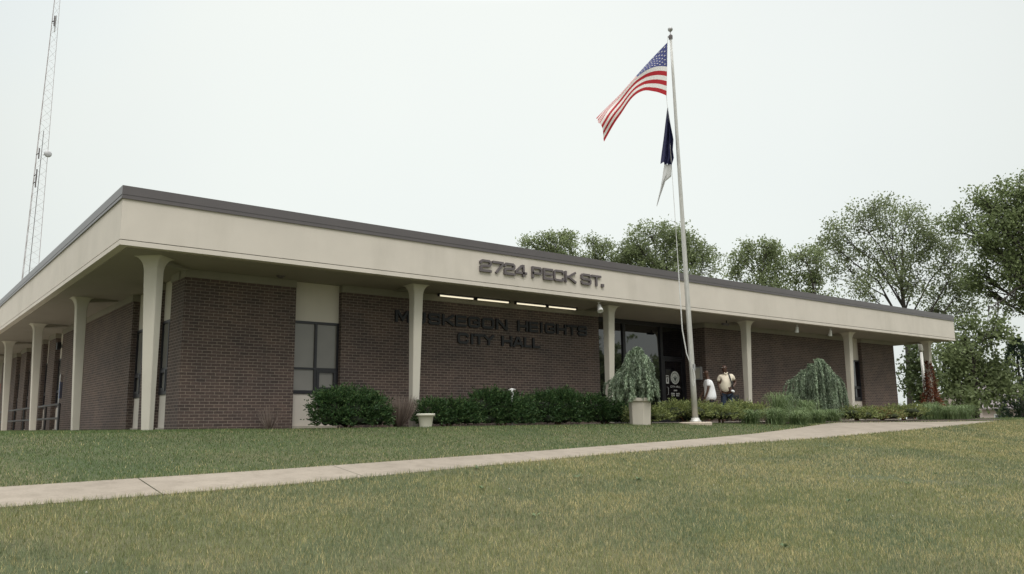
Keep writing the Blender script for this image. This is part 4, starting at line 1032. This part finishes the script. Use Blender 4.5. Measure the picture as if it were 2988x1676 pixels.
# ------------------------------------------------------------------ grass
BARE = (9.9, -9.3)      # small worn strip in the turf, running along the slope
def in_path(x, y): return (y > interp(PL, x)+.015) & (y < interp(PU, x)-.02) & (x < 31.8)
def in_bed(x, y):
    bf = interp(BF, x); return (x > 2.65) & (x < 34.4) & (y > bf)
def grass_patch(n_try, xr, yr, dfun, hfun, name, lab):
    x = RS.uniform(xr[0], xr[1], n_try); y = RS.uniform(yr[0], yr[1], n_try)
    d = np.hypot(x-CAM.x, y-CAM.y)
    keep = (RS.uniform(0, 1, n_try) < dfun(x, y, d)) & ~in_path(x, y) & ~in_bed(x, y)
    keep &= ~((x > 1.6) & (y > 1.6)) & ~((x > .62) & (x < 1.1) & (y > .6) & (y < 1.1)) & (np.hypot(x-14.4, y+1.5) > .42)
    # only what can lie in front of the camera, with a wide margin for a step to the side
    rx_ = (x-CAM.x)*RX + (y-CAM.y)*RY; rf = (x-CAM.x)*math.sin(YAW) + (y-CAM.y)*math.cos(YAW)
    keep &= (rf > 2.5) & (np.abs(rx_) < rf*.80 + 4)
    x, y, d = x[keep], y[keep], d[keep]; n = len(x)
    upper = y > interp(PU, x)
    bare = (np.hypot(((x-BARE[0])*RX+(y-BARE[1])*RY)/1.15, ((x-BARE[0])*-RY+(y-BARE[1])*RX)/.30) < vnoise(x, y, 3.2, 14)*1.7) & (RS.uniform(0, 1, n) < .72)
    x, y, d, upper = x[~bare], y[~bare], d[~bare], upper[~bare]; n = len(x)
    hgt = hfun(x, y, d)*RS.uniform(.55, 1.25, n)
    edge = np.minimum(np.abs(y-interp(PL, x)), np.abs(y-interp(PU, x)))
    hgt = hgt*np.where(edge < .10, 1.25, 1)
    a_ = RS.uniform(0, 2*PI, n); lean = RS.uniform(.15, .95, n)*hgt
    wd = np.maximum(.0042, .00060*d)*RS.uniform(.7, 1.4, n)
    B = np.stack([x, y, H(x, y)-.008], 1); sd_ = np.stack([-np.sin(a_), np.cos(a_), 0*a_], 1)*wd[:, None]*.5
    tip = B + np.stack([np.cos(a_)*lean, np.sin(a_)*lean, hgt], 1)
    V = np.stack([B-sd_, B+sd_, tip], 1).reshape(-1, 3); F = np.arange(n*3).reshape(n, 3)
    # colour of the turf itself: greener above the path, mottled dry and green below it
    p1 = vnoise(x*1.0, y*1.6, .55, 1)*.34 + vnoise(x, y*1.5, 1.5, 2)*.26 + vnoise(x, y, 4.5, 3)*.22 + vnoise(x, y, 11., 6)*.18
    dry = np.clip((p1 - .34)*2.0, 0, 1); dry = np.where(upper, dry*.10 + .015, dry*.55 + .12)
    isdry = RS.uniform(0, 1, n) < dry
    gr = np.array([.182,.202,.084])*(1+RS.uniform(-.20,.24,(n,1))); dr = np.array([.46,.395,.19])*(1+RS.uniform(-.22,.2,(n,1)))
    bl = np.array([.158,.186,.090])*(1+RS.uniform(-.25,.25,(n,1))); p2 = vnoise(x, y, .8, 9)
    gr = np.where((p2 > .58)[:, None] & ~upper[:, None], bl, gr)
    grU = np.array([.106,.152,.054])*(1+RS.uniform(-.25,.28,(n,1)))*(.86+.28*vnoise(x, y*2, 1.1, 5))[:, None]
    gr = np.where(upper[:, None], grU, gr)
    c = np.where(isdry[:, None], dr, gr)
    tn = np.repeat(c, 3, 0)
    o = npmesh(name, V, F, M['grass'], None, tn); tag(o, lab, 'grass', kind='stuff'); return n
DENS = lambda x, y, d: np.clip((8.5/d)**1.75, .0, 1)
HG = lambda x, y, d: np.where(y > interp(PU, x), .040, .052)
n1 = grass_patch(int(3900*24*13), (-9, 15), (-14, -1), DENS, HG, 'grass', 'mown lawn grass, mottled green and straw coloured on the slope')
n2 = grass_patch(int(1300*31*14), (15, 46), (-12, 2), lambda x, y, d: np.clip((20/d)**1.75, 0, 1), HG, 'grass', 'mown lawn grass on the slope to the right')
n3 = grass_patch(int(1000*13*28), (-11, 2.6), (-1, 27), lambda x, y, d: np.clip((17/d)**1.75, 0, 1), HG, 'grass', 'short green lawn grass below the left side of the building')
print('grass blades', n1, n2, n3)
# weeds, clover heads and bare spots in the foreground turf
def scatter(n, xr, yr):
    x = RS.uniform(*xr, n); y = RS.uniform(*yr, n); k = (y < interp(PL, x) - .15); return x[k], y[k]
x, y = scatter(34, (-3, 22), (-13, -3)); V = []; F = []; T = []
for a_, b_ in zip(x, y):
    z0 = Hf(a_, b_); n_ = RS.randint(7, 14); c = np.array([.13,.18,.085])*RS.uniform(.8,1.3)
    for k in range(n_):
        t_ = RS.uniform(0, 2*PI); l = RS.uniform(.04, .08); d = np.array([math.cos(t_), math.sin(t_), RS.uniform(.15,.7)])*l; sd_ = np.array([-math.sin(t_), math.cos(t_), 0])*l*.24; p = np.array([a_, b_, z0+.015]); i0 = len(V)
        V += [p, p+d*.55+sd_, p+d, p+d*.55-sd_]; F.append((i0, i0+1, i0+2, i0+3)); T += [c*RS.uniform(.85,1.15)]*4
tag(npmesh('weeds', np.array(V), np.array(F), M['grass'], None, np.array(T)), 'broad leaved weeds scattered through the foreground lawn', 'weeds', kind='stuff')
x, y = scatter(46, (-3, 16), (-13, -5)); bm = BM()
for a_, b_ in zip(x, y):
    z0 = Hf(a_, b_); ball(bm, (a_, b_, z0+RS.uniform(.045,.07)), RS.uniform(.005,.008), 6)
tag(build('clover_heads', bm, mat_plain('clover_white', (.50,.49,.42), .9)), 'tiny pale clover heads dotted through the foreground lawn', 'clover', kind='stuff')

# ------------------------------------------------------------------ people
def skinmesh(name, joints, edges, mat, parent, root, sub=2):
    bm = BM(); ly = bm.verts.layers.skin.verify(); vv = {}
    for k, (p, r) in joints.items():
        v = bm.verts.new(p); vv[k] = v; r_ = r if isinstance(r, tuple) else (r, r); v[ly].radius = r_; v[ly].use_root = (k == root)
    for a_, b_ in edges: bm.edges.new((vv[a_], vv[b_]))
    me = D.meshes.new(name); bm.to_mesh(me); bm.free()
    o = D.objects.new(name, me); COL.objects.link(o)
    s = o.modifiers.new('skin', 'SKIN'); s.use_smooth_shade = True; s.branch_smoothing = .3
    ss = o.modifiers.new('sub', 'SUBSURF'); ss.levels = sub; ss.render_levels = sub
    bpy.context.view_layer.update(); dg = bpy.context.evaluated_depsgraph_get()
    m2 = D.meshes.new_from_object(o.evaluated_get(dg)); D.objects.remove(o)
    for p in m2.polygons: p.use_smooth = True
    m2.materials.clear()
    return link(name, m2, mat, parent)
def hand(J, E, wr, pre, d, side, up_):
    """palm and five bent fingers beyond the wrist joint; d = pointing direction, side = thumb side, up_ = back of the hand"""
    w = Vector(J[wr][0]); d = Vector(d).normalized(); side = Vector(side).normalized(); up_ = Vector(up_).normalized()
    J[pre+'p'] = (w + d*.055, (.034, .02)); E.append((wr, pre+'p'))
    for k, (o, l) in enumerate(((.027,.072),(.009,.080),(-.009,.075),(-.026,.058))):
        a_ = w + d*.095 + side*o; b_ = a_ + d*l*.5 - up_*.010; c = b_ + d*l*.42 - up_*.030
        for nm, p, r in (('a',a_,.0095),('b',b_,.0088),('c',c,.0075)): J[f'{pre}{k}{nm}'] = (p, r)
        E.extend([(pre+'p', f'{pre}{k}a'), (f'{pre}{k}a', f'{pre}{k}b'), (f'{pre}{k}b', f'{pre}{k}c')])
    t1 = w + d*.045 + side*.042 - up_*.008; t2 = t1 + d*.035 + side*.016 - up_*.012
    J[pre+'t1'] = (t1, .011); J[pre+'t2'] = (t2, .009); E.extend([(pre+'p', pre+'t1'), (pre+'t1', pre+'t2')])
def face(parent, c, fwd, r, mat):
    """ears, nose, eyes and mouth set on the head of radius r at c looking along fwd (local coordinates)"""
    c = Vector(c); f = Vector(fwd).normalized(); s = f.cross(Vector((0,0,1))).normalized(); u_ = Vector((0,0,1))
    bm = BM(); ball(bm, c + f*r*.98 - u_*r*.10, r*.17, 8, (1,1,1.3))
    for k in (1,-1): ball(bm, c + s*k*r*.86 - u_*r*.05, r*.22, 8, (.6,.6,1.1))
    build('nose_and_ears', bm, mat, parent, smooth=True)
    bm = BM()
    for k in (1,-1): ball(bm, c + f*r*.84 + s*k*r*.36 + u_*r*.12, r*.10, 8)
    build('eyes', bm, M['white'], parent, smooth=True)
    bm = BM(); tube(bm, [c + f*r*.86 - u_*r*.50 + s*r*.28, c + f*r*.95 - u_*r*.52, c + f*r*.86 - u_*r*.50 - s*r*.28], r*.06, 6); build('mouth', bm, mat_plain('lips', (.10,.035,.03), .5), parent)

# man in the cream shirt: turned half to the photo's left, hand on his hip, bag strap across the chest
pm = empty('person', (18.38, .37, .03), 'man in a cream short sleeved shirt with dark shoulder strap, hand on hip', 'person', rz=-YAW)
J = {'pel':((0,0,.98),(.15,.12)), 'bel':((-.06,-.05,1.14),(.17,.15)), 'che':((-.02,-.01,1.36),(.17,.13)), 'nb':((-.02,0,1.52),.07), 'nk':((-.035,-.01,1.58),.062), 'jaw':((-.05,-.025,1.645),(.075,.08)), 'hd':((-.05,-.02,1.725),(.088,.10)), 'ht':((-.045,-.01,1.80),(.062,.07)),
     'sr':((.17,0,1.47),.066), 'er':((.31,.03,1.235),.046), 'wr':((.135,-.12,1.03),.032), 'sl':((-.19,.02,1.46),.066), 'el':((-.25,.05,1.20),.046), 'wl':((-.22,-.06,.97),.032),
     'hr':((.10,0,.90),.10), 'kr':((.12,-.03,.49),.066), 'ar':((.12,.02,.09),.045), 'tr':((.12,-.15,.035),.038), 'hl':((-.10,0,.90),.10), 'kl':((-.13,-.04,.49),.066), 'al':((-.14,.02,.09),.045), 'tl':((-.18,-.14,.035),.038)}
E_ = [('pel','bel'),('bel','che'),('che','nb'),('nb','nk'),('nk','jaw'),('jaw','hd'),('hd','ht'),('che','sr'),('sr','er'),('er','wr'),('che','sl'),('sl','el'),('el','wl'),('pel','hr'),('hr','kr'),('kr','ar'),('ar','tr'),('pel','hl'),('hl','kl'),('kl','al'),('al','tl')]
hand(J, E_, 'wr', 'R', (-.5,-.25,-.8), (-.3,-.8,.2), (.8,-.3,.3)); hand(J, E_, 'wl', 'L', (.1,-.1,-1), (0,-1,0), (-1,0,0))
skinmesh('body', J, E_, M['skin'], pm, 'pel')
face(pm, (-.05,-.02,1.715), (-.6,-.8,0), .10, M['skin'])
S_ = {'hem':((-.03,-.01,.90),(.185,.16)), 'bel':((-.08,-.05,1.12),(.215,.185)), 'che':((-.02,-.01,1.36),(.195,.16)), 'nb':((-.02,0,1.50),.10), 'sr':((.18,0,1.46),.10), 'er':((.275,.02,1.30),.088), 'sl':((-.19,.02,1.45),.09), 'el':((-.235,.04,1.27),.085)}
skinmesh('shirt', S_, [('hem','bel'),('bel','che'),('che','nb'),('che','sr'),('sr','er'),('che','sl'),('sl','el')], M['polo'], pm, 'che')
Tq = {'pel':((0,0,.98),(.17,.14)), 'hr':((.10,0,.86),.118), 'kr':((.12,-.03,.49),.088), 'ar':((.12,.02,.10),.075), 'hl':((-.10,0,.86),.118), 'kl':((-.13,-.04,.49),.088), 'al':((-.14,.02,.10),.075)}
skinmesh('trousers', Tq, [('pel','hr'),('hr','kr'),('kr','ar'),('pel','hl'),('hl','kl'),('kl','al')], M['denim'], pm, 'pel')
bm = BM(); tube(bm, [(.06,-.05,1.545),(.075,-.155,1.44),(.10,-.20,1.30),(.13,-.215,1.15),(.17,-.16,1.02)], .021, 8); tube(bm, [(.06,-.05,1.545),(.08,.09,1.46),(.16,.14,1.2),(.19,.06,1.0)], .021, 8); build('bag_strap', bm, M['black'], pm)
bm = BM(); tube(bm, [(-.08,-.10,1.55),(-.03,-.125,1.50),(.03,-.10,1.56)], .024, 8); build('collar', bm, M['polo'], pm)
rg = empty('cloth', pm.matrix_world @ Vector((0,0,0)), 'small white cloth held at the hip of the man in cream', 'cloth', rz=-YAW); rg.location = (18.38, .37, .03)
bm = BM(); ball(bm, (.13,-.20,.965), .05, 10, (1,.6,.75)); ball(bm, (.165,-.19,.95), .035, 8); build('cloth_fold', bm, M['tee'], rg, smooth=True)

# man in the white T-shirt: seen from behind his left side, facing the entrance, leaning a little forward
pw = empty('person', (17.62, .50, .03), 'man in a long white T-shirt with dark trousers standing with his back half turned', 'person', rz=-YAW)
J = {'pel':((.06,0,.88),(.14,.13)), 'bel':((.05,0,1.06),(.14,.15)), 'che':((.0,0,1.25),(.13,.16)), 'nb':((-.005,0,1.42),.065), 'nk':((-.025,0,1.485),.058), 'jaw':((-.055,0,1.545),(.072,.07)), 'hd':((-.05,0,1.61),(.09,.082)), 'ht':((-.035,0,1.675),(.062,.06)),
     'sn':((-.02,-.18,1.34),.062), 'en':((-.06,-.22,1.06),.043), 'wn':((-.15,-.20,.83),.030), 'sf':((-.02,.18,1.34),.062), 'ef':((-.08,.22,1.06),.043), 'wf':((-.20,.18,.88),.030),
     'hn':((.06,-.09,.82),.095), 'kn':((.03,-.10,.45),.064), 'an':((.08,-.10,.09),.044), 'tn':((-.09,-.10,.035),.036), 'hf':((.06,.09,.82),.095), 'kf':((.06,.10,.45),.064), 'af':((.12,.10,.09),.044), 'tf':((-.05,.10,.035),.036)}
E_ = [('pel','bel'),('bel','che'),('che','nb'),('nb','nk'),('nk','jaw'),('jaw','hd'),('hd','ht'),('che','sn'),('sn','en'),('en','wn'),('che','sf'),('sf','ef'),('ef','wf'),('pel','hn'),('hn','kn'),('kn','an'),('an','tn'),('pel','hf'),('hf','kf'),('kf','af'),('af','tf')]
hand(J, E_, 'wn', 'N', (-.35,0,-1), (-1,.2,.3), (0,-1,0)); hand(J, E_, 'wf', 'G', (-.4,0,-1), (-1,-.2,.3), (0,1,0))
skinmesh('body', J, E_, M['skin'], pw, 'pel')
face(pw, (-.05,0,1.605), (-1,.25,0), .092, M['skin'])
S_ = {'hem':((.05,0,.66),(.225,.225)), 'pel':((.05,0,.86),(.21,.21)), 'bel':((.035,0,1.06),(.205,.205)), 'che':((.02,0,1.25),(.20,.205)), 'nb':((0,0,1.395),.09), 'sn':((-.02,-.18,1.33),.09), 'en':((-.045,-.21,1.13),.082), 'sf':((-.02,.18,1.33),.09), 'ef':((-.06,.21,1.13),.08)}
skinmesh('shirt', S_, [('hem','pel'),('pel','bel'),('bel','che'),('che','nb'),('che','sn'),('sn','en'),('che','sf'),('sf','ef')], M['tee'], pw, 'che')
Tq = {'pel':((.05,0,.82),(.12,.12)), 'hn':((.05,-.085,.70),.092), 'kn':((.03,-.10,.45),.084), 'an':((.08,-.10,.10),.07), 'hf':((.05,.085,.70),.092), 'kf':((.06,.10,.45),.084), 'af':((.12,.10,.10),.07)}
skinmesh('trousers', Tq, [('pel','hn'),('hn','kn'),('kn','an'),('pel','hf'),('hf','kf'),('kf','af')], M['blacktrouser'], pw, 'pel')

pw.scale = (.97, .97, .965)
# two dark chairs behind the man in cream
def chair(x, y, rz, label):
    e = empty('chair', (x, y, .03), label, 'chair', 'dark chairs on the walk', rz=rz)
    bm = BM(); box(bm, -.24, .24, -.23, .23, .42, .46); build('seat', bm, M['black'], e, bevel=.01)
    bm = BM(); N = 8
    vs = [[bm.verts.new((-.24+.48*k/N, .225+d-.05*(1-((k/N-.5)*2)**2)*-1*.4, z)) for k in range(N+1)] for d, zf in ((0,0),(.025,0)) for z in (.52,)] if False else None
    box(bm, -.24, .24, .215, .245, .52, .86); build('backrest', bm, M['black'], e, bevel=.014)
    for sx in (-.22, .22):
        for sy in (-.21, .23):
            bm = BM(); tube(bm, [(sx, sy, 0), (sx, sy, .42 if sy < 0 else .52)], .014, 6); build('leg', bm, M['black'], e)
    return e
chair(18.95, .70, 2.55, 'dark chair just right of the man in cream, its back to the lawn')
chair(19.98, 1.22, 1.7, 'dark chair tucked against the column right of the two men')

# ------------------------------------------------------------------ far right: lamp, house, cars, wires
b_ = at_depth(2302, 39, 0); b_.z = Hf(b_.x, b_.y)
e = empty('lamp_post', b_, 'pale slender lamp post seen between the brick corner and the rusty vine', 'lamp post')
bm = BM(); tube(bm, [(0,0,-.2),(0,0,3.15-b_.z)], [.085,.065], 10); build('pole', bm, M['alum'], e, smooth=True)
bm = BM(); lathe(bm, [(.07,0),(.10,.08),(.11,.40),(.12,.55),(.07,.62)], 12, (0,0,3.15-b_.z)); build('lamp_head', bm, M['alum'], e, smooth=True)
b_ = at_depth(2462, 84, 0); b_.z = Hf(b_.x, b_.y)
h_ = empty('house', b_, 'pale pinkish house half hidden by trees at the far right', 'house', rz=-.5)
bm = BM(); box(bm, -4, 4, -3.5, 3.5, -.2, 3.0); 
A = [bm.verts.new(p) for p in ((-4,-3.5,3.002),(-4,3.5,3.002),(-4,0,5.2))]; bm.faces.new(A); B = [bm.verts.new(p) for p in ((4,-3.5,3.002),(4,0,5.2),(4,3.5,3.002))]; bm.faces.new(B)
build('wall', bm, mat_plain('pinkish_siding', (.55,.45,.42), .8, .06, stretch=(1,1,12)), h_)
bm = BM(); 
for s in (-1, 1):
    q = [bm.verts.new(p) for p in ((-4.3,s*4.0,2.72),(4.3,s*4.0,2.72),(4.3,0,5.24),(-4.3,0,5.24),(-4.3,s*4.0,2.84),(4.3,s*4.0,2.84),(4.3,0,5.36),(-4.3,0,5.36))]
    for f in ((0,1,2,3),(4,5,6,7),(0,1,5,4),(2,3,7,6),(1,2,6,5),(0,3,7,4)): bm.faces.new([q[i] for i in f])
build('roof', bm, mat_plain('grey_shingles', (.22,.19,.19), .9, .15), h_)
for x in (-2.2, 2.0):
    bm = BM(); box(bm, x-.6, x+.6, -3.55, -3.49, 1.0, 2.3); wd_ = build('window', bm, M['white'], h_)
    bm = BM(); box(bm, x-.5, x+.5, -3.57, -3.552, 1.1, 2.2); build('pane', bm, M['glassd'], wd_)
bm = BM(); box(bm, -.5, .5, -3.56, -3.49, 0, 2.1); build('door', bm, M['frame'], h_)

def van(X_, Dp, label, rz, s=1.0):
    b_ = at_depth(X_, Dp, 0); b_.z = -1.93
    e = empty('parked_van', b_, label, 'van', 'white vehicles beyond the lawn crest', rz=rz)
    bm = BM(); pr = [(-2.4,.35),(2.3,.35),(2.4,.9),(1.75,1.1),(1.15,1.9),(.9,2.0),(-2.25,2.0),(-2.4,1.8)]
    for yv in (-.92, .92): pass
    lo = [bm.verts.new((x, -.92, z)) for x, z in pr]; hi = [bm.verts.new((x, .92, z)) for x, z in pr]
    bm.faces.new(lo); bm.faces.new(list(reversed(hi)))
    for k in range(len(pr)): bm.faces.new((lo[k], hi[k], hi[(k+1)%len(pr)], lo[(k+1)%len(pr)]))
    bmesh.ops.recalc_face_normals(bm, faces=bm.faces)
    build('body', bm, M['white'], e, bevel=.05)
    for sy in (-1, 1):
        for x0, x1 in ((-2.2,-1.3),(-1.15,-.2),(-.05,.95)):
            bm = BM(); box(bm, x0, x1, sy*.925-.006, sy*.925+.006, 1.2, 1.78); build('window', bm, M['glassd'], e)
    bm = BM(); box(bm, -2.43, -2.405, -.75, .75, 1.2, 1.75); build('window', bm, M['glassd'], e)
    bm = BM(); vs = [bm.verts.new(p) for p in ((1.77,-.8,1.13),(1.77,.8,1.13),(1.18,.75,1.86),(1.18,-.75,1.86))]; bm.faces.new(vs)
    for v in vs: v.co.x += .02
    build('windscreen', bm, M['glassd'], e)
    for x in (-1.5, 1.5):
        for sy in (-1, 1):
            bm = BM(); tube(bm, [(x, sy*.78, .34), (x, sy*.95, .34)], .34, 18); wh = build('wheel', bm, M['black'], e)
            bm = BM(); tube(bm, [(x, sy*.951, .34), (x, sy*.965, .34)], .19, 14); build('rim', bm, M['galv'], wh)
    for sy in (-1, 1):
        bm = BM(); ball(bm, (2.33, sy*.68, .78), .12, 10, (.5,1,.8)); build('headlight', bm, M['galv'], e)
        bm = BM(); box(bm, -2.44, -2.40, sy*.8-.06, sy*.8+.06, .9, 1.3); build('tail_light', bm, M['fred'], e)
van(2504, 108, 'white van whose roof shows just over the lawn crest, left of the conifers', .65+.35)
van(2573, 108, 'white vehicle at the extreme right edge, only its top showing over the lawn', .65-.3)

SC.cycles.max_bounces = 8
SC.render.film_transparent = False
